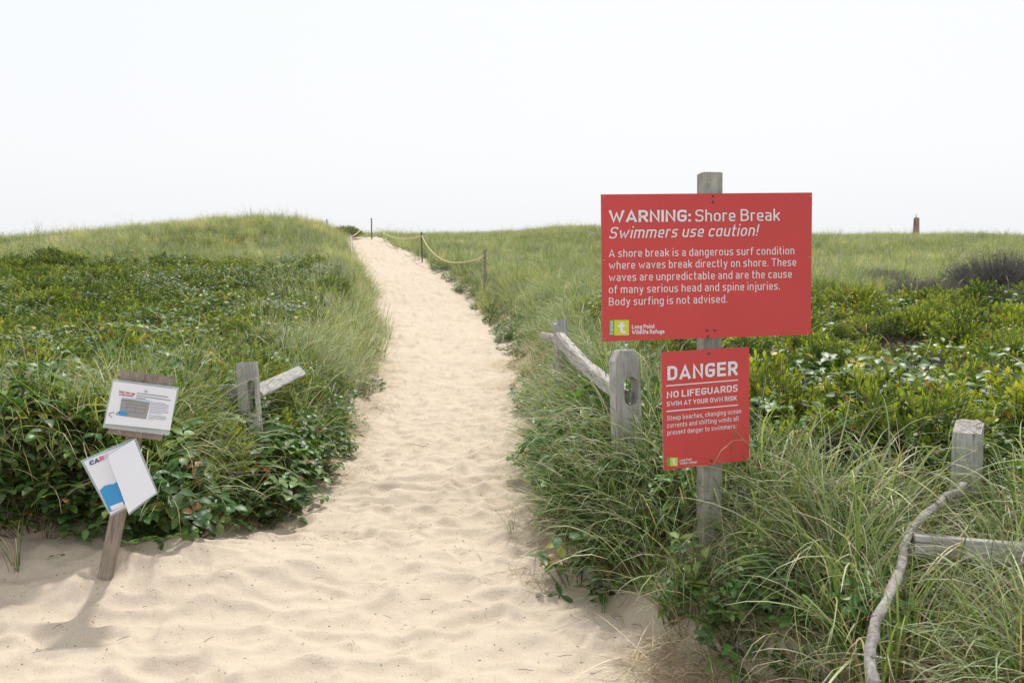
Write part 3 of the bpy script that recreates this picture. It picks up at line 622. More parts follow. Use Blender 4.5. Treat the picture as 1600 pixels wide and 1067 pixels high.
def text_shape(s, w=.13, gap=.15, slant=0, italic=False, widen=0):
    """flat shape of a line of text, cap height 1; returns verts (x, y, layer), faces, width"""
    V_ = []; F_ = []; x0 = 0; lay = 0
    for ch in s:
        wd, strokes = GL['q' if (italic and ch == 'a') else ch]
        W = max(wd + (widen if wd > .15 else 0), w)
        if ch in 'il.:!I' : W = max(W, w)
        if ch == ' ': x0 += .17 + gap * .6; continue
        for st in strokes:
            pts = []
            for p in st:
                xx_ = w / 2 + p[0] * (W - w); yy_ = p[1]
                yy_ = {0: w / 2, 1: 1 - w / 2, X: X - w / 2, D_: D_ + w / 2}.get(yy_, yy_)
                if 0 < yy_ < .05 and ch != ',': yy_ = w / 2 + .012
                if ch in 'CGSc' and p is st[0]: yy_ += w * .5
                if ch in 'CSc' and p is st[-1]: yy_ -= w * .5
                pts.append((xx_, yy_, *( (max(.03, p[2] - w * .25),) if len(p) > 2 else ())))
            vv, ff = stroke_poly(round_path(pts), w); b = len(V_); lay += 1
            V_ += [(x0 + v.x + slant * v.y, v.y, lay % 4) for v in vv]; F_ += [tuple(b + k for k in f) for f in ff]
        x0 += W + gap
    return V_, F_, x0 - gap
class Sheet:                       # a flat board given by its four corners, addressed in 0..1
    def __init__(s, tl, tr, bl, br): s.c = [Vector(p) for p in (tl, tr, bl, br)]; s.n = ((s.c[1] - s.c[0]).cross(s.c[0] - s.c[2])).normalized(); s.n = s.n if s.n.y < 0 else -s.n; s.px = None
    def at(s, u_, v_, out=0):
        tl, tr, bl, br = s.c; return tl * (1 - u_) * (1 - v_) + tr * u_ * (1 - v_) + bl * (1 - u_) * v_ + br * u_ * v_ + s.n * out
    def uv(s, px, py):             # photo pixel -> sheet coordinates, from the pixel corners
        tl, tr, bl, br = s.px; u_ = v_ = .5
        for _ in range(25):
            fx = tl[0] * (1 - u_) * (1 - v_) + tr[0] * u_ * (1 - v_) + bl[0] * (1 - u_) * v_ + br[0] * u_ * v_ - px
            fy = tl[1] * (1 - u_) * (1 - v_) + tr[1] * u_ * (1 - v_) + bl[1] * (1 - u_) * v_ + br[1] * u_ * v_ - py
            a = (tr[0] - tl[0]) * (1 - v_) + (br[0] - bl[0]) * v_; b = (bl[0] - tl[0]) * (1 - u_) + (br[0] - tr[0]) * u_
            c = (tr[1] - tl[1]) * (1 - v_) + (br[1] - bl[1]) * v_; d = (bl[1] - tl[1]) * (1 - u_) + (br[1] - tr[1]) * u_
            D = a * d - b * c; u_ -= (fx * d - b * fy) / D; v_ -= (a * fy - fx * c) / D
        return u_, v_
def sheet(pxs, depths):
    s = Sheet(*[U(p[0], p[1], d) for p, d in zip(pxs, depths)]); s.px = pxs; return s
def text_on(sh, lines, out=.0016):
    """lines: (text, left px, right px, baseline py at left, at right, cap height px, stroke, opts)"""
    V_ = []; F_ = []
    for (s, xl, xr, yl, yr, cap, w, kw) in lines:
        v, f, wd = text_shape(s, w, **kw); b = len(V_); k = (xr - xl) / wd
        for (x_, y_, l_) in v:
            px_ = xl + x_ * k; py_ = yl + (yr - yl) * (px_ - xl) / (xr - xl) - y_ * cap
            V_.append(sh.at(*sh.uv(px_, py_), out + l_ * .00006))
        F_ += [tuple(b + i for i in q) for q in f]
    return V_, F_
def flat_on(sh, quads, out):       # quads of photo pixels laid on the board
    V_ = []; F_ = []
    for q in quads:
        b = len(V_); V_ += [sh.at(*sh.uv(*p), out) for p in q]; F_.append(tuple(range(b, b + len(q))))
    return V_, F_
def face_cam(vs_, fs):             # wind faces towards the photographer's side
    out = []
    for f in fs:
        a, b, c = vs_[f[0]], vs_[f[1]], vs_[f[2]]
        out.append(f if (b - a).cross(c - b).y < 0 else tuple(reversed(f)))
    return out
def add_flat(name, vf, mat, parent, label=None):
    me = mesh(name, vf[0], face_cam(*vf)); o = link(name, me, mat, parent)
    if label: o['label'] = label
    return o
def board(name, sh, th, mats, parent, label=None, inset=(0, 0, 1, 1), out=0, wav=0):
    u0, v0, u1, v1 = inset; n = 14; V_ = []; F_ = []; mi = []
    for k in (0, 1):
        for j in range(n + 1):
            for i in range(n + 1):
                a = u0 + (u1 - u0) * i / n; b = v0 + (v1 - v0) * j / n
                V_.append(sh.at(a, b, out - k * th + wav * math.sin(a * 5.1 + b * 2.3) * math.cos(b * 4.2)))
    g = lambda k, i, j: k * (n + 1) ** 2 + j * (n + 1) + i
    for j in range(n):
        for i in range(n):
            F_.append((g(0, i, j), g(0, i, j + 1), g(0, i + 1, j + 1), g(0, i + 1, j))); mi.append(0)
            F_.append((g(1, i, j), g(1, i + 1, j), g(1, i + 1, j + 1), g(1, i, j + 1))); mi.append(1)
    for i in range(n):
        for a, b, c, d in ((g(0, i, 0), g(0, i + 1, 0), g(1, i + 1, 0), g(1, i, 0)), (g(0, i, n), g(1, i, n), g(1, i + 1, n), g(0, i + 1, n)),
                           (g(0, 0, i), g(1, 0, i), g(1, 0, i + 1), g(0, 0, i + 1)), (g(0, n, i), g(0, n, i + 1), g(1, n, i + 1), g(1, n, i))):
            F_.append((a, b, c, d)); mi.append(1)
    o = link(name, mesh(name, V_, F_, False, mi), mats, parent)
    if label: o['label'] = label
    return o
def disc(name, c, n, r, th, mat, parent, dome=True):
    bm = bmesh.new(); ret = bmesh.ops.create_cone(bm, cap_ends=True, segments=14, radius1=r, radius2=r * .7, depth=th)
    me = bpy.data.meshes.new(name); bm.to_mesh(me); bm.free()
    return link(name, me, mat, parent, Matrix.Translation(c + n * th / 2) @ n.to_track_quat('Z', 'Y').to_matrix().to_4x4())

# ------------------------------------------------------------------ wood
def align(p0, p1, front=Vector((0, -1, 0))):
    z = (p1 - p0).normalized(); y = (-(front - z * front.dot(z))).normalized(); x = y.cross(z)
    m = Matrix((x, y, z)).transposed().to_4x4(); m.translation = p0; return m
def beam_mesh(name, L, w0, d0, w1=None, d1=None, rough=.006, seed=1, seg=26, chamfer=0, bend=0, top_slope=0, ragged=0, round_=.12, flute=0, cap=False):
    """timber along +Z, local x = width, y = depth; worn cross-section with splits"""
    w1 = w1 or w0; d1 = d1 or d0; K = 24; V_ = []; F_ = []
    for i in range(seg + 1):
        t = i / seg; w = w0 + (w1 - w0) * t; d = d0 + (d1 - d0) * t; z = L * t
        if chamfer and L - z < chamfer: w *= 1 - .42 * (1 - (L - z) / chamfer)
        for k in range(K):
            a = 2 * math.pi * (k + .5) / K; cx = math.cos(a); cy = math.sin(a); p = 2 / (10 if round_ < .1 else (6 if round_ < .2 else 3))
            x_ = math.copysign(abs(cx) ** p, cx) * w / 2; y_ = math.copysign(abs(cy) ** p, cy) * d / 2
            q = 1 + (float(fbm(np.array([k * .9 + seed * 13.]), np.array([z * 2.2 + seed]), 3, seed)[0]) - .5) * rough * 40 * (.5 + flute)
            zz = z
            if i == seg:
                zz += (float(vnoise(np.array([k * .8 + seed]), np.array([seed * 1.]), 7)[0]) - .5) * (ragged + .006) + top_slope * y_
            if i == 0: zz += 0
            V_.append((x_ * q + bend * math.sin(math.pi * t) * .5, y_ * q, zz))
    for i in range(seg):
        for k in range(K):
            a = i * K + k; b = i * K + (k + 1) % K; F_.append((a, b, b + K, a + K))
    # closed ends with an inner ring so worn ends keep a slight dish
    for e, base in ((0, 0), (1, seg * K)):
        c = len(V_); cx = sum((Vector(V_[base + k]) for k in range(K)), Vector()) / K; V_.append(tuple(cx - Vector((0, 0, ragged * .3 if e else 0))))
        for k in range(K):
            a = base + k; b = base + (k + 1) % K; F_.append((b, a, c) if e == 0 else (a, b, c))
    return mesh(name, V_, F_, False, [1 if cap and k >= len(F_) - K else 0 for k in range(len(F_))] if cap else None)
def cut(me, holes):                # subtract upright slots (x, z0, z1, half width) through the depth
    o = bpy.data.objects.new('t', me); C.objects.link(o); cs = []
    for (x0, z0, z1, hw) in holes:
        pts = []
        for k in range(9): a = math.pi * k / 8; pts.append((x0 + hw * math.cos(a), z1 - hw + hw * math.sin(a) * 1.1))
        for k in range(9): a = math.pi + math.pi * k / 8; pts.append((x0 + hw * math.cos(a), z0 + hw + hw * math.sin(a) * .8))
        n = len(pts); V_ = [(p[0], -1, p[1]) for p in pts] + [(p[0], 1, p[1]) for p in pts]
        F_ = [tuple(range(n)), tuple(reversed(range(n, 2 * n)))] + [((i + 1) % n, i, i + n, (i + 1) % n + n) for i in range(n)]
        c = bpy.data.objects.new('c', mesh('c', V_, F_)); C.objects.link(c); cs.append(c)
        bm = bmesh.new(); bm.from_mesh(c.data); bmesh.ops.recalc_face_normals(bm, faces=bm.faces); bm.to_mesh(c.data); bm.free()
        m = o.modifiers.new('b', 'BOOLEAN'); m.object = c; m.operation = 'DIFFERENCE'; m.solver = 'EXACT'
    bm = bmesh.new(); bm.from_mesh(me); bmesh.ops.recalc_face_normals(bm, faces=bm.faces); bm.to_mesh(me); bm.free()
    dg = bpy.context.evaluated_depsgraph_get(); out = bpy.data.meshes.new_from_object(o.evaluated_get(dg))
    for q in cs + [o]: bpy.data.objects.remove(q)
    return out
def tube_mesh(name, pts, r, k=8, r1=None, seed=0, knob=0):
    V_ = []; F_ = []; N = len(pts); r1 = r if r1 is None else r1
    for i, p in enumerate(pts):
        d = (pts[min(i + 1, N - 1)] - pts[max(i - 1, 0)]).normalized(); a = d.cross(Vector((.13, .2, 1))).normalized(); b = d.cross(a)
        for j in range(k):
            t = 2 * math.pi * j / k; rr = r + (r1 - r) * i / (N - 1)
            if knob: rr *= 1 + knob * (float(vnoise(np.array([j * .9 + seed]), np.array([i * .55]), seed)[0]) - .5)
            V_.append(p + (a * math.cos(t) + b * math.sin(t)) * rr)
    for i in range(N - 1):
        for j in range(k): F_.append((i * k + j, i * k + (j + 1) % k, (i + 1) * k + (j + 1) % k, (i + 1) * k + j))
    F_.append(tuple(reversed(range(k)))); F_.append(tuple(range((N - 1) * k, N * k)))
    return mesh(name, V_, F_, True)

# ------------------------------------------------------------------ the red warning signs on their post
BIG = sheet([(939, 304), (1269, 301), (941, 533.5), (1267, 523)], [4.142, 4.262, 4.142, 4.262])
DNG = sheet([(1033, 550), (1170.5, 541.5), (1037, 735), (1171, 718.5)], [4.17, 4.255, 4.15, 4.235])
pt = U(1109, 272, 4.30); pb = U(1108, 800, 4.30); pb = pt + (pb - pt) * ((pt.z - (Hs(pb.x, pb.y) - .25)) / (pt.z - pb.z))
sg = thing('signpost', 'tall grey post carrying two red surf warning signs', 'signpost', (pb.x, pb.y, Hs(pb.x, pb.y)))
Lp = (pt - pb).length
link('post', beam_mesh('post', Lp, .089, .089, rough=.0004, seed=3, round_=.05, seg=30), M_WOOD3, sg, align(pb, pt, Vector((.16, -1, 0))))
knot = plain('knot_wood', (.12, .10, .055), .9)
bb = board('warning_panel', BIG, .006, [M_RED, M_ALU], sg, 'large red warning board about shore break')
reg = dict(gap=.135)
lines = [('WARNING:', 951, 1077, 347.5, 346.5, 18.5, .18, dict(gap=.115, widen=.07)), ('Shore Break', 1084, 1217, 346.5, 345, 18.5, .115, reg),
         ('Swimmers use caution!', 951, 1181, 373, 368.5, 17.8, .115, dict(gap=.16, slant=.2, italic=True)),
         ('A shore break is a dangerous surf condition', 951, 1240, 402, 397.5, 12.2, .108, dict(gap=.17)),
         ('where waves break directly on shore. These', 951, 1243, 420.5, 415.5, 12.2, .108, dict(gap=.17)),
         ('waves are unpredictable and are the cause', 951, 1236, 439.5, 434, 12.2, .108, dict(gap=.17)),
         ('of many serious head and spine injuries.', 951, 1217, 458.5, 452.5, 12.2, .108, dict(gap=.17)),
         ('Body surfing is not advised.', 951, 1134, 477.5, 473, 12.2, .108, dict(gap=.17))]
add_flat('heading', text_on(BIG, lines[:2]), M_WHITE, bb); add_flat('subheading', text_on(BIG, lines[2:3]), M_WHITE, bb); add_flat('body_text', text_on(BIG, lines[3:]), M_WHITE, bb)
add_flat('place_name', text_on(BIG, [('Long Point', 986, 1021, 513.8, 513.2, 6.6, .19, dict(gap=.14, widen=.05)), ('Wildlife Refuge', 986, 1036, 522.3, 521, 6.6, .19, dict(gap=.14, widen=.05))]), M_WHITE, bb)
def emblem(sh, x0, y0, x1, y1, xb, parent, small=False):
    add_flat('emblem_band', flat_on(sh, [[(x0, y0), (xb - .4, y0), (xb - .4, y1), (x0, y1)]], .0015), M_GRN, parent)
    add_flat('emblem_square', flat_on(sh, [[(xb, y0), (x1, y0), (x1, y1), (xb, y1)]], .0015), M_YEL, parent)
    w = x1 - xb; h = y1 - y0; f = lambda a, b: (xb + a * w, y0 + b * h)
    add_flat('emblem_letter', flat_on(sh, [[f(.40, .14), f(.62, .14), f(.58, .86), f(.40, .80)], [f(.22, .34), f(.40, .28), f(.40, .46), f(.28, .47)], [f(.60, .30), f(.76, .30), f(.74, .44), f(.60, .44)], [f(.58, .70), f(.76, .70), f(.76, .88), f(.57, .88)]], .0022), M_WHITE, parent)
    if not small:                  # the word runs up the green band
        V_, F_, wd = text_shape('trustees', .17, gap=.15); k = (y1 - y0) * .86 / wd; cap = (xb - x0) * .62
        vv = [sh.at(*sh.uv(x0 + (xb - x0) * .72 - y_ * cap, y1 - (y1 - y0) * .07 - x_ * k), .0022) for (x_, y_, l_) in V_]
        add_flat('emblem_word', (vv, F_), M_WHITE, parent)
emblem(BIG, 951.5, 500, 981.7, 524, 959, bb)
for (px_, py_) in ((942.7, 308), (1265.7, 306.5), (943, 407), (1264, 402), (945, 529), (1261.5, 520.5)):
    disc('screw', BIG.at(*BIG.uv(px_, py_), 0), BIG.n, .0032, .003, M_SCREW, bb)
for (px_, py_) in ((1112, 306.5), (1112, 316), (1103, 516.5), (1114.5, 516.3), (1104, 525.5)):
    disc('bolt', BIG.at(*BIG.uv(px_, py_), 0), BIG.n, .0058, .005, M_BOLT, bb)
dp = board('danger_panel', DNG, .005, [M_RED, M_ALU], sg, 'smaller red danger board tilted up to the right')
cnd = dict(gap=.13, widen=.07)
lines = [('DANGER', 1042.5, 1152, 594.5, 586, 22.0, .19, dict(gap=.14, widen=.06)),
         ('NO LIFEGUARDS', 1041.5, 1152, 622.5, 611.5, 10.5, .17, dict(gap=.14, widen=.05)), ('SWIM AT YOUR OWN RISK', 1041.5, 1150.5, 635, 625.5, 7.2, .165, dict(gap=.16, widen=.05)),
         ('Steep beaches, changing ocean', 1042, 1157.5, 657.3, 645.6, 7.4, .115, dict(gap=.17)), ('currents and shifting winds all', 1042, 1153.5, 668.7, 657.2, 7.4, .115, dict(gap=.17)),
         ('present danger to swimmers.', 1042.5, 1150, 679.8, 669, 7.4, .115, dict(gap=.17))]
add_flat('heading', text_on(DNG, lines[:1]), M_WHITE, dp); add_flat('subheading', text_on(DNG, lines[1:3]), M_WHITE, dp); add_flat('body_text', text_on(DNG, lines[3:]), M_WHITE, dp)
for q_ in ([(1040.5, 602.2), (1152.5, 593), (1152.5, 594.6), (1040.5, 604)], [(1041, 642), (1152.8, 632), (1152.8, 633.6), (1041, 643.8)]): add_flat('rule', flat_on(DNG, [q_], .0016), M_WHITE, dp)
emblem(DNG, 1042, 714.7, 1058.3, 728, 1046.5, dp, True)
add_flat('place_name', text_on(DNG, [('Long Point', 1061.5, 1080, 720.7, 718.8, 3.6, .19, dict(gap=.16, widen=.05)), ('Wildlife Refuge', 1061.5, 1088, 725.8, 723, 3.6, .19, dict(gap=.16, widen=.05))]), M_WHITE, dp)
for (px_, py_) in ((1107, 552.5), (1111.5, 720)):
    disc('bolt', DNG.at(*DNG.uv(px_, py_), 0), DNG.n, .005, .005, M_BOLT, dp)

# ------------------------------------------------------------------ notice stake on the left
dS = 4.5
BRD = sheet([(189, 578.5), (272, 588.5), (168, 677.5), (251, 688)], [dS + .03] * 2 + [dS - .01] * 2)
s0 = U(162, 914, dS + .05); s1 = U(226, 600, dS + .06); s0 = s1 + (s0 - s1) * 1.22
ns = thing('notice_stake', 'short leaning wooden stake with laminated paper notices beside the sand path', 'notice board', (s0.x, s0.y, Hs(s0.x, s0.y)))
link('stake', beam_mesh('stake', (s1 - s0).length, .062, .036, .066, .036, rough=.0008, seed=9, round_=.05), M_WOOD4, ns, align(s0, s1, Vector((-.1, -1, .12))))
link('backing_board', board('backing_board', BRD, .018, [M_WOOD4, M_WOOD4], None).data, None, ns); 
for o_ in list(C.objects):
    if o_.name.startswith('backing_board') and o_.parent is None: bpy.data.objects.remove(o_)
for o_ in C.objects:
    if o_.name.startswith('backing_board'): o_.name = 'backing_board'
m, n_, b_ = new_mat('clear_plastic_sleeve'); b_.inputs['Base Color'].default_value = (.62, .70, .72, 1); b_.inputs['Roughness'].default_value = .16; b_.inputs['Alpha'].default_value = .42
M_PLAS = m; M_PAPER = plain('white_paper', (.76, .77, .82), .38); M_PAPER2 = plain('blank_paper', (.78, .80, .86), .3)
M_INKR = plain('red_ink', (.45, .04, .07), .5); M_INK = plain('grey_ink', (.22, .22, .27), .5); M_INKK = plain('dark_ink', (.05, .05, .09), .5)
M_BLUE = plain('blue_ink', (.03, .28, .58), .4); M_PHOTO = plain('photo_sand_grey', (.30, .28, .28), .4); M_PSKY = plain('photo_sky', (.42, .52, .62), .4); M_PLINE = plain('photo_wire', (.14, .13, .14), .5)
M_PGRN = plain('photo_dune', (.20, .25, .17), .4); M_BLUE2 = plain('deep_blue_ink', (.05, .10, .35), .5); M_PINK = plain('pink_ink', (.62, .12, .30), .5); M_FADE = plain('faded_pink_ink', (.70, .50, .62), .5)
NP_ = [(177.5, 595.5), (276.5, 608.5), (163.8, 661.5), (265.5, 672)]
NT = sheet(NP_, [dS + .0] * 2 + [dS - .035] * 2)
pg = board('upper_notice', NT, .0012, [M_PAPER, M_PAPER], ns, 'landscape paper notice with a beach photograph', wav=.0012)
SLV = sheet([(175.8, 591.8), (279.5, 605), (159.8, 667.8), (263, 680)], [dS + .004] * 2 + [dS - .034] * 2)
board('sleeve', SLV, .0006, [M_PLAS, M_PLAS], pg, out=-.004)
add_flat('heading', text_on(NT, [("What's that cage", 185.5, 211, 613.5, 617, 3.6, .19, dict(gap=.15, slant=.15)), ('on the beach?', 186, 208.5, 617.7, 620.5, 3.6, .19, dict(gap=.15, slant=.15))], .0022), M_INKR, pg)
add_flat('photo_ground', flat_on(NT, [[(189.5, 626), (234, 631.5), (228.5, 655), (186, 649)]], .0021), M_PHOTO, pg)
add_flat('photo_dune', flat_on(NT, [[(190.3, 623.2), (204, 624.3), (234.6, 629.6), (234, 631.5), (189.5, 626)]], .0021), M_PGRN, pg)
add_flat('photo_sky', flat_on(NT, [[(190.5, 621), (235, 626), (234.6, 629.6), (204, 624.3), (190.3, 623.2)]], .0021), M_PSKY, pg)
def strokes_on(sh, paths, w, out):
    V_ = []; F_ = []
    for p in paths:
        vv, ff = stroke_poly(p, w); b = len(V_); V_ += [sh.at(*sh.uv(v.x, v.y), out) for v in vv]; F_ += [tuple(b + i for i in q) for q in ff]
    return V_, F_
add_flat('photo_cage', strokes_on(NT, [[(199, 630.5), (228.5, 634.5), (226, 645), (221, 646.5), (201, 643), (197.5, 640), (199, 630.5)], [(213, 632.5), (211.5, 644.5)], [(198.3, 636), (227.5, 640)]], .55, .0026), M_PLINE, pg)
vq = [(192 + 8.6 * math.cos(a) , 646 + 3.6 * math.sin(a) + .8 * math.cos(a)) for a in [2 * math.pi * k / 18 for k in range(18)]]
add_flat('blue_caption', flat_on(NT, [vq], .0029), M_BLUE, pg)
add_flat('sketch', strokes_on(NT, [[(171, 646), (174, 645), (178, 644.5)], [(170, 648), (175, 652)], [(181, 646), (184, 649)]], .9, .0027), M_INKK, pg)
r2 = random.Random(4); seg_ = []
def words(xl, xr, yl, yr):
    x_ = xl
    while x_ < xr - 1:
        e = min(xr, x_ + r2.uniform(1.5, 5)); sl = (yr - yl) / (xr - xl); seg_.append([(x_, yl + sl * (x_ - xl)), (e, yl + sl * (e - xl))]); x_ = e + .9
for k in range(3): words(214.5 - k, [262, 266, 227][k], 614.3 + 3.7 * k, [620.3, 625.6, 623.3][k])
add_flat('intro_text', strokes_on(NT, seg_, 1.15, .0022), M_INK, pg); seg_ = []
for k in range(8): words(236.5 - k * .45, [259, 265, 264, 265, 262, 264, 262, 252][k], 628.4 + 2.35 * k, 628.4 + 2.35 * k + [2.8, 3.4, 3.3, 3.4, 3.1, 3.3, 3.2, 2][k])
for k in range(4): words(233 - k * .4, [259, 261, 258, 240][k], 648.5 + 2.2 * k, 648.5 + 2.2 * k + [3, 3.2, 2.9, 1][k])
add_flat('body_text', strokes_on(NT, seg_, .62, .0022), M_INK, pg)
for (px_, py_) in ((230, 601), (228, 611.5), (212, 674)): disc('tack', NT.at(*NT.uv(px_, py_), .003), NT.n, .006 if py_ > 610 and py_ < 620 else .0035, .003, M_SCREW, ns)
# lower notice: printed sheet behind, blank sheet folded over it, each in plastic
LO = sheet([(131, 721), (203, 690.5), (173, 803.5), (238, 771)], [dS + .0, dS + .01, dS - .05, dS - .04])
lo = board('lower_notice', LO, .0012, [M_PAPER, M_PAPER], ns, 'printed notice with a blue wave and coloured capitals', wav=.0018)
LS = sheet([(125, 719.5), (206, 684), (172, 806.5), (245, 772)], [dS + .004, dS + .014, dS - .046, dS - .036])
board('sleeve', LS, .0006, [M_PLAS, M_PLAS], lo, out=-.004)
for ch, xl, xr, yy_, ma in (('C', 141.3, 148.3, 727.5, M_BLUE2), ('A', 148.6, 156.2, 724.4, M_INKK), ('R', 156.8, 164, 721, M_PINK), ('E', 164.6, 170, 717.4, M_FADE)):
    add_flat('capital_letter', text_on(LO, [(ch, xl, xr, yy_, yy_ - 3, 7.6, .22, dict(gap=.1, slant=-.15))], .0042), ma, lo)
wave = [(156.5, 766.5), (163, 759.5), (171, 757), (178, 756.5), (184, 752), (196, 786.5), (175, 798.5), (172, 799.5)]
add_flat('blue_wave', flat_on(LO, [wave], .004), M_BLUE, lo)
add_flat('caption_box', flat_on(LO, [[(172.5, 791), (192.5, 783.5), (194.5, 789.5), (175.5, 797.5)]], .0048), M_PAPER, lo)
BLK = sheet([(168.5, 713), (209, 686), (200.5, 802), (243.5, 769)], [dS - .035, dS - .02, dS - .085, dS - .07])
bl = board('blank_sheet', BLK, .0012, [M_PAPER2, M_PAPER2], ns, 'blank white sheet hanging over the printed notice', wav=.004)
BS = sheet([(168, 712), (211.5, 683.5), (201, 805), (246, 769.5)], [dS - .033, dS - .018, dS - .083, dS - .068])
board('sleeve', BS, .0006, [M_PLAS, M_PLAS], bl, out=-.004, wav=.004)

# ------------------------------------------------------------------ split-rail fences
def ground_pt(p, sink=.2): return Vector((p.x, p.y, Hs(p.x, p.y) - sink))
def post_px(px_top, py_top, px_bot, py_bot, d, sink=.2):
    t = U(px_top, py_top, d); b = U(px_bot, py_bot, d); zg = Hs(b.x, b.y) - sink
    return t + (b - t) * max(1, (t.z - zg) / max(.05, t.z - b.z)), t
fr = thing('split_rail_fence', 'grey split-rail fence with slotted posts right of the sand path', 'fence', ground_pt(U(975, 700, 5), 0))
b0, t0 = post_px(975, 547, 980, 700, 5.0); Lq = (t0 - b0).length
kz = (t0.z - b0.z) / Lq; zt = Lq
me = beam_mesh('post', Lq, .142, .085, .142, .085, rough=.0006, seed=5, round_=.05, seg=34, chamfer=.055)
me = cut(me, [(.014, zt - .285, zt - .135, .038)])
link('post', me, M_WOOD, fr, align(b0, t0, Vector((.32, -1, 0))))['label'] = 'slotted post with clipped corners'
b1, t1 = post_px(875, 503, 878, 548, 8.0)
me = beam_mesh('post', (t1 - b1).length, .115, .09, .112, .06, rough=.0022, seed=6, round_=.15, ragged=.05); zt = (t1 - b1).length
me = cut(me, [(-.012, zt - .30, zt - .12, .024)])
link('post', me, M_WOOD, fr, align(b1, t1, Vector((.3, -1, 0))))['label'] = 'weathered far post with a split top'
r0 = U(974, 619, 5.02); r1 = U(872, 526, 8.05)
link('rail', beam_mesh('rail', (r1 - r0).length, .065, .065, .10, .07, rough=.011, seed=12, round_=.15, bend=-.05, seg=60, flute=.5), M_WOOD2, fr, align(r0, r1, Vector((-1, -.3, .2))))['label'] = 'rough pale rail between the posts'
r0 = U(876, 531, 7.95); r1 = U(848, 524, 9.0)
link('rail', beam_mesh('rail', (r1 - r0).length, .08, .05, .06, .04, rough=.006, seed=14, round_=.25, seg=24), M_WOOD2, fr, align(r0, r1, Vector((-1, -.3, .2))))['label'] = 'short far rail sinking into the grass'

fl = thing('split_rail_fence', 'old fence post with two sagging rails in the leaves left of the path', 'fence', ground_pt(U(389, 660, 6.4), 0))
b2, t2 = post_px(386, 566, 391, 655, 6.3)
me = beam_mesh('post', (t2 - b2).length, .150, .10, .125, .085, rough=.0024, seed=21, round_=.12, ragged=.012); zt = (t2 - b2).length
me = cut(me, [(.030, zt - .33, zt - .115, .022)])
link('post', me, M_WOOD, fl, align(b2, t2, Vector((-.05, -1, 0))))
r0 = U(401, 613, 6.36); r1 = U(470, 580, 7.4)
link('rail', beam_mesh('rail', (r1 - r0).length, .09, .05, .085, .04, rough=.003, seed=22, round_=.12, seg=30), M_WOOD, fl, align(r0, r1, Vector((.5, -1, .5))))['label'] = 'rail slanting up to the right'
r0 = U(392, 614, 6.38); r1 = U(290, 612, 6.5)
link('rail', beam_mesh('rail', (r1 - r0).length, .11, .06, .08, .05, rough=.0022, seed=23, round_=.12, seg=30), M_WOOD, fl, align(r0, r1, Vector((0, -1, .4))))['label'] = 'dark rail half hidden in grass'

b3, t3 = post_px(1513, 668, 1508, 795, 4.42)
t3 = t3 + Vector((0, 0, .0))
pr = link('fence_post', beam_mesh('fence_post', (t3 - b3).length, .122, .10, .118, .10, rough=.0008, seed=31, round_=.05, ragged=.008, top_slope=.62, cap=True), [M_WOOD, M_WOOD2], None, align(b3, t3, Vector((-.68, -1, 0))))
tag(pr, 'square grey fence post with a pale worn top, right of the red signs', 'fence post')
pts = [U(p[0], p[1], d) for p, d in zip(BRX, BRZ)]
fine_ = []
for a, b in zip(pts, pts[1:]):
    for k in range(5): fine_.append(a.lerp(b, k / 5))
fine_.append(pts[-1])
br = link('broken_branch', tube_mesh('broken_branch', [p + Vector((math.sin(k * .9) * .004 + math.sin(k * .31) * .009, 0, math.cos(k * 1.3) * .003)) for k, p in enumerate(fine_)], .0145, 12, .0165, 5, .8), M_BRANCH); tag(br, 'crooked grey broken branch leaning on the right fence post', 'branch')
r0 = U(1424, 850, 3.62); r1 = U(1665, 874, 3.62)
fr2 = link('fallen_rail', beam_mesh('fallen_rail', (r1 - r0).length, .085, .07, .095, .07, rough=.003, seed=33, round_=.2, seg=30, flute=.4), M_WOOD2, None, align(r0, r1, Vector((0, -1, .3))))
tag(fr2, 'pale fallen fence rail lying in the grass behind the broken branch', 'fence rail')

# ------------------------------------------------------------------ rope fences along the path
def sag(a, b, s, n=24): return [a.lerp(b, k / n) - Vector((0, 0, s * 4 * (k / n) * (1 - k / n))) for k in range(n + 1)]
rf = thing('rope_fence', 'three dark stakes joined by pale yellow rope on the right of the path', 'rope fence', ground_pt(U(757, 440, 21), 0))
def stake(pxt, pyt, pxb, pyb, d, parent, r=.022, mat=None):
    b, t = post_px(pxt, pyt, pxb, pyb, d, .3); L_ = (t - b).length
    return link('stake', beam_mesh('stake', L_, r * 2, r * 1.6, rough=.001, seed=int(pxt), round_=.15, seg=6), mat or M_STAKE, parent, align(b, t))
stake(757.5, 391, 757.5, 440, 22, rf, .034, M_WOOD4); stake(658.3, 363, 659.5, 402, 29, rf); stake(580.3, 341, 581, 376, 37.5, rf)
ra, rb, rc = U(757, 400, 19.5), U(658.5, 368.5, 29), U(590, 356, 37)
def bow(a, b, pixs):               # rope through photo points between two stakes
    pts = [U(px_, py_, a + (b - a) * t) for px_, py_, t in pixs]; out = []
    for k in range(len(pts) - 1):
        p0 = pts[max(k - 1, 0)]; p1 = pts[k]; p2 = pts[k + 1]; p3 = pts[min(k + 2, len(pts) - 1)]
        for j in range(6):
            t = j / 6; out.append(.5 * ((2 * p1) + (p2 - p0) * t + (2 * p0 - 5 * p1 + 4 * p2 - p3) * t * t + (3 * p1 - p0 - 3 * p2 + p3) * t ** 3))
    return out + [pts[-1]]
link('rope', tube_mesh('rope', bow(22, 29, [(757, 400, 0), (741, 406.5, .17), (720, 410.3, .36), (700, 409, .52), (683, 400.5, .68), (668, 385, .87), (659, 368.5, 1)]), .014), M_ROPE, rf)
link('rope', tube_mesh('rope', bow(29, 37, [(659, 368.5, 0), (645, 372, .2), (627, 373, .45), (610, 369.5, .68), (598, 363, .85), (591, 356.5, 1)]), .014), M_ROPE, rf)
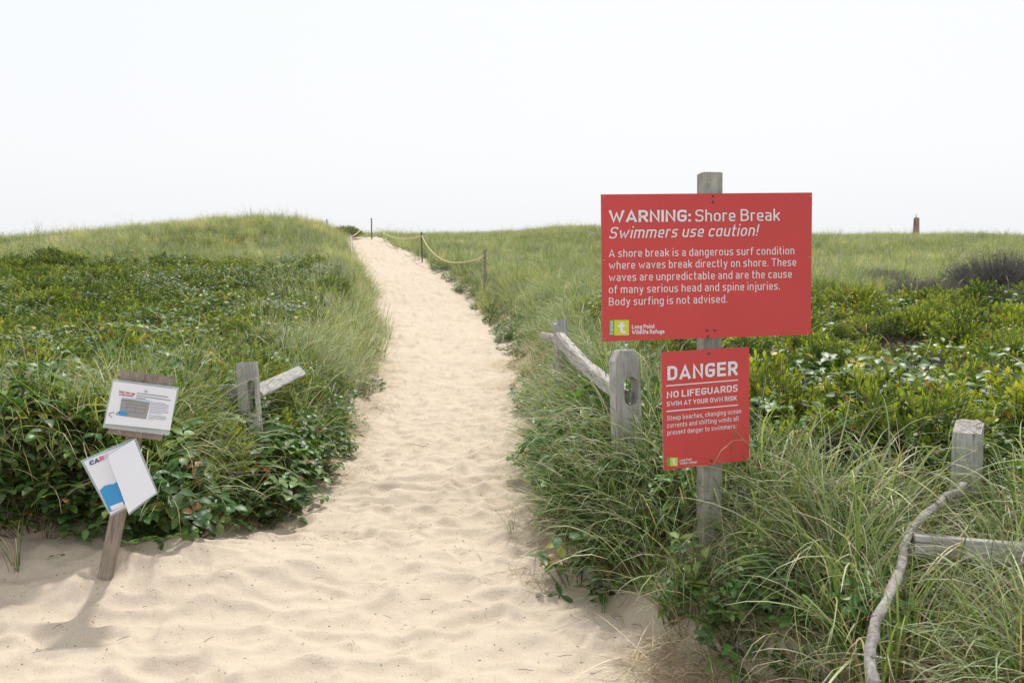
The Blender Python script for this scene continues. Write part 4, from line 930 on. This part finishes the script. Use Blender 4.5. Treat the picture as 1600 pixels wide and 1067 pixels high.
link('rope_end', tube_mesh('rope_end', [U(756, 399.5, 21.9), U(751, 403, 21.9), U(748, 407, 21.9), U(747, 412, 21.9)], .012), M_ROPE, rf)
ll = thing('rope_fence', 'leaning grey stakes with slack rope at the left edge of the sand path', 'rope fence', ground_pt(U(549, 400, 31), 0))
b, t = U(552, 412, 30), U(548, 369, 31); link('stake', beam_mesh('stake', (t - b).length + .3, .085, .06, rough=.001, seed=41, round_=.15, seg=6), M_WOOD, ll, align(b - (t - b).normalized() * .3, t))
b, t = U(574, 446, 24.5), U(553, 404, 28); link('stake', beam_mesh('stake', (t - b).length, .075, .05, rough=.001, seed=42, round_=.15, seg=8), M_WOOD4, ll, align(b, t))['label'] = 'stake lying over at the grass edge'
stake(510.5, 343, 511, 366, 36, ll, .026, M_WOOD)
link('rope', tube_mesh('rope', bow(30.8, 26, [(548.5, 372, 0), (549, 385, .2), (551, 402, .5), (553, 418, .7), (561, 428, 1)]), .014), M_ROPE, ll)
link('rope', tube_mesh('rope', bow(36, 34, [(565, 358, 0), (556, 366, .4), (548, 371, .7), (541, 375, 1)]), .014), M_ROPE, ll)

# ------------------------------------------------------------------ far tower
tw = thing('tower', 'distant reddish brown tower standing beyond the right dune', 'tower', U(1431, 372, 150))
M_TW = plain('reddish_brown_tower', (.36, .25, .215), .8); M_TW2 = plain('tower_side', (.20, .12, .10), .8)
p0 = U(1430.2, 392, 150); p1 = U(1432.2, 340.5, 150)
link('shaft', beam_mesh('shaft', (p1 - p0).length, .86, .86, .60, .60, rough=.0006, seed=51, round_=.05, seg=12), M_TW, tw, align(p0, p1, Vector((.5, -1, 0))))
link('mast', beam_mesh('mast', .55, .16, .16, .06, .06, rough=.0005, seed=52, seg=4), M_TW, tw, align(p1 - Vector((.08, 0, .02)), p1 + Vector((-.08, 0, .5))))
link('bracket', beam_mesh('bracket', .9, .14, .14, rough=.0005, seed=53, seg=4), M_TW2, tw, align(U(1428.6, 352, 149.6), U(1428.6, 345, 149.6)))

# ------------------------------------------------------------------ single plants one can tell apart
def plant(name, P, mat, px, py, d, label, cat, z=None, group=None, s=1):
    p = U(px, py, d); zz = Hs(p.x, p.y) if z is None else z
    me = P.mesh(name); o = link(name, me, mat); o.location = (p.x, p.y, zz); o.scale = (s, s, s)
    return tag(o, label, cat, group)
def goldenrod(hgt=.4, n=4, nl=34):
    P = Plant()
    for k in range(n):
        az = rv(0, 6.28); b = Vector((rv(-.06, .06), rv(-.06, .06), -.03)); t = b + Vector((math.cos(az) * .07, math.sin(az) * .07, hgt * rv(.8, 1.1)))
        P.stem([b, (b + t) / 2, t], .003, .002, (.16, .20, .05), 4)
        for j in range(nl):
            q = .15 + .85 * j / nl; p = b.lerp(t, q); a = j * 2.4; dd = Vector((math.cos(a), math.sin(a), .25 + .9 * q ** 3)).normalized()
            P.leaf(p, dd, Vector((0, 0, 1)), .085 * (1.15 - .55 * q), .014, jit((.17, .25, .045), .2), .1)
    return P
def rosette():
    P = Plant()
    for k in range(7):
        a = k * .95 + .3; dd = Vector((math.cos(a), math.sin(a), .25 if k % 3 else 1.6)); P.leaf(Vector((0, 0, .02)), dd, Vector((0, 0, 1)), rv(.14, .22), .05, jit((.16, .23, .06), .15), .18)
    return P
for px_, py_, d_, lb, s_ in ((1186, 935, 3.85, 'bright green spiky-leaved plant in the grass below the danger sign', .8), (372, 590, 8.0, 'yellow-green spiky-leaved plant behind the left fence post', .9),
                             (1215, 560, 9.2, 'tall light green plant among bayberry right of the large sign', .7), (1320, 775, 5.2, 'light green leafy plant at the front of the bayberry', .9)):
    plant('goldenrod_plant', goldenrod(), M_SHRUB, px_, py_, d_, lb, 'plant', s=s_)
for px_, py_, d_, lb in ((482, 640, 6.9, 'leafy vine clump at the end of the slanting fence rail'), (430, 665, 6.1, 'leafy vine clump right of the left fence post')):
    plant('leafy_vine', broadleaf(.24, .36, 80, (.03, .055), .68, .04), M_LEAF, px_, py_, d_, lb, 'vine', s=1.25)
plant('broadleaf_plant', rosette(), M_LEAF, 1052, 958, 4.15, 'plant with long broad yellow-green leaves at the sand edge', 'plant')
def creeper(n=9, L=.035, green=(.10, .22, .03)):
    P = Plant(); p = Vector((0, 0, .01)); pts = [p.copy()]
    for k in range(n):
        p = p + Vector((rv(.015, .05), rv(.0, .035), rv(-.004, .008))); pts.append(p.copy())
        for j in range(3): a = rv(0, 6.28); P.leaf(p + Vector((0, 0, .01)), Vector((math.cos(a), math.sin(a), rv(.0, .5))), Vector((0, 0, 1)), rv(.8, 1.3) * L, L * .7, jit(green, .25), .12)
    P.stem(pts, .0018, .0014, (.16, .08, .05), 4); return P
for px_, py_, lb, n_c, s_ in ((168, 921, 'creeping green vine on the sand right of the notice stake', 10, 1.0), (92, 912, 'small green vine shoot on the sand left of the notice stake', 6, .8), (75, 930, 'tiny green seedling on the sand left of the stake', 2, .7)):
    x_, y_ = ray_y(px_, py_); y_ = min(y_, 4.7)
    P = creeper(n_c); o = link('creeping_vine', P.mesh('creeping_vine'), M_SHRUB); o.location = (x_ * y_ / max(y_, .1) if False else x_, y_, Hs(x_, y_) + .01); o.scale = (s_,) * 3; tag(o, lb, 'vine')
for px_, py_, d_, lb, s_ in ((28, 935, 4.6, 'arching green grass tuft on the sand at the far left', .62), (222, 885, 5.0, 'grass tuft growing right behind the notice stake', .7), (800, 830, 5.6, 'thin loose grass tuft out on the sand by the right bank', .3)):
    p = U(px_, py_, d_); P = tall_tuft(16, (.35, .75), .0055, .05, .2, .35); o = link('grass_tuft', P.mesh('grass_tuft'), M_GRASS); o.location = (p.x, p.y, Hs(p.x, p.y)); o.scale = (s_ / .62 * .8,) * 3; tag(o, lb, 'grass tuft')
bu = [(1568, 446, 20, 'large dark leafless shrub on the far right slope', 1.25, 420), (1450, 462, 18, 'low grey-brown bare shrub left of the large dark leafless shrub', .8, 120), (1385, 446, 21, 'thin grey bare shrub between the large sign and the dark shrub', .7, 90), (1570, 490, 15, 'low bare brown shrub at the right edge of the view', .7, 90)]
for px_, py_, d_, lb, w_, n_b in bu:
    plant('bare_shrub', brush(w_, .95 if w_ > 1.2 else .5, n_b * 3, (.125, .112, .108)), M_TWIG, px_, py_, d_, lb, 'shrub')
plant('leafy_shrub', shrub(.62, .42, 420, .5, (.12, .15, .07), (.20, .23, .09), .045, .016), M_SHRUB, 541, 370, 37.5, 'dark rounded shrub at the top of the sand path', 'shrub', s=1.05)
plant('leafy_shrub', shrub(.42, .46, 420, .95, (.15, .21, .03), (.27, .33, .05), .020, .006), M_SHRUB, 1575, 575, 8.2, 'bright yellow-green feathery shrub at the right edge', 'shrub')
plant('leafy_shrub', shrub(.6, .5, 420, .5, (.075, .115, .018), (.18, .21, .035), .03, .011), M_SHRUB, 1288, 440, 17, 'round green shrub just right of the large red sign', 'shrub')

# ------------------------------------------------------------------ litter on the sand
P = Plant(); rl = random.Random(3)
for k in range(900):
    y_ = 2.9 + 9 * rl.random() ** 1.6; tq = rl.random(); tq = tq ** 2 if rl.random() < .5 else 1 - tq ** 2.2 * .9
    x_ = max(Lx(y_), -2.9) + (Rx(y_) - max(Lx(y_), -2.9)) * tq; z_ = Hs(x_, y_) + .004; a = rl.uniform(0, 6.28); L_ = rl.choice([.006, .01, .012, .02, .05]) * rl.uniform(.6, 1.3)
    d = Vector((math.cos(a), math.sin(a), 0)) * L_
    P.stem([Vector((x_, y_, z_)), Vector((x_, y_, z_)) + d * .5 + Vector((0, 0, .003)), Vector((x_, y_, z_)) + d], .0022 if L_ < .015 else .0011, .001, rl.choice([(.09, .06, .04), (.14, .09, .06), (.05, .035, .03), (.35, .28, .18)]), 4)
tag(link('plant_litter', P.mesh('plant_litter'), M_TWIG), 'small dark twigs and seeds strewn over the sand', 'litter', kind='stuff')
for px_, py_, ln, a_, colr, lb in ((110, 931, .17, .12, (.62, .55, .45), 'pale bleached twig on the sand by the notice shadow'), (745, 872, .20, -1.25, (.62, .54, .42), 'thin pale straw lying in the middle of the sand'), (640, 697, .16, -.45, (.12, .07, .06), 'small dark forked twig on the sand path')):
    x_, y_ = ray_y(px_, py_); P = Plant(); z_ = Hs(x_, y_) + .012
    q = [Vector((x_ + ln * t_ * math.cos(a_), y_ + ln * t_ * math.sin(a_) + .01 * math.sin(5 * t_), z_ + .004 * math.sin(7 * t_))) for t_ in (0, .25, .5, .75, 1)]
    P.stem(q, .0022, .0014, colr, 5)
    if 'forked' in lb: P.stem([q[2], q[2] + Vector((.03, .05, .004)), q[2] + Vector((.07, .07, 0))], .0018, .001, colr, 5)
    tag(link('twig', P.mesh('twig'), M_TWIG), lb, 'twig')
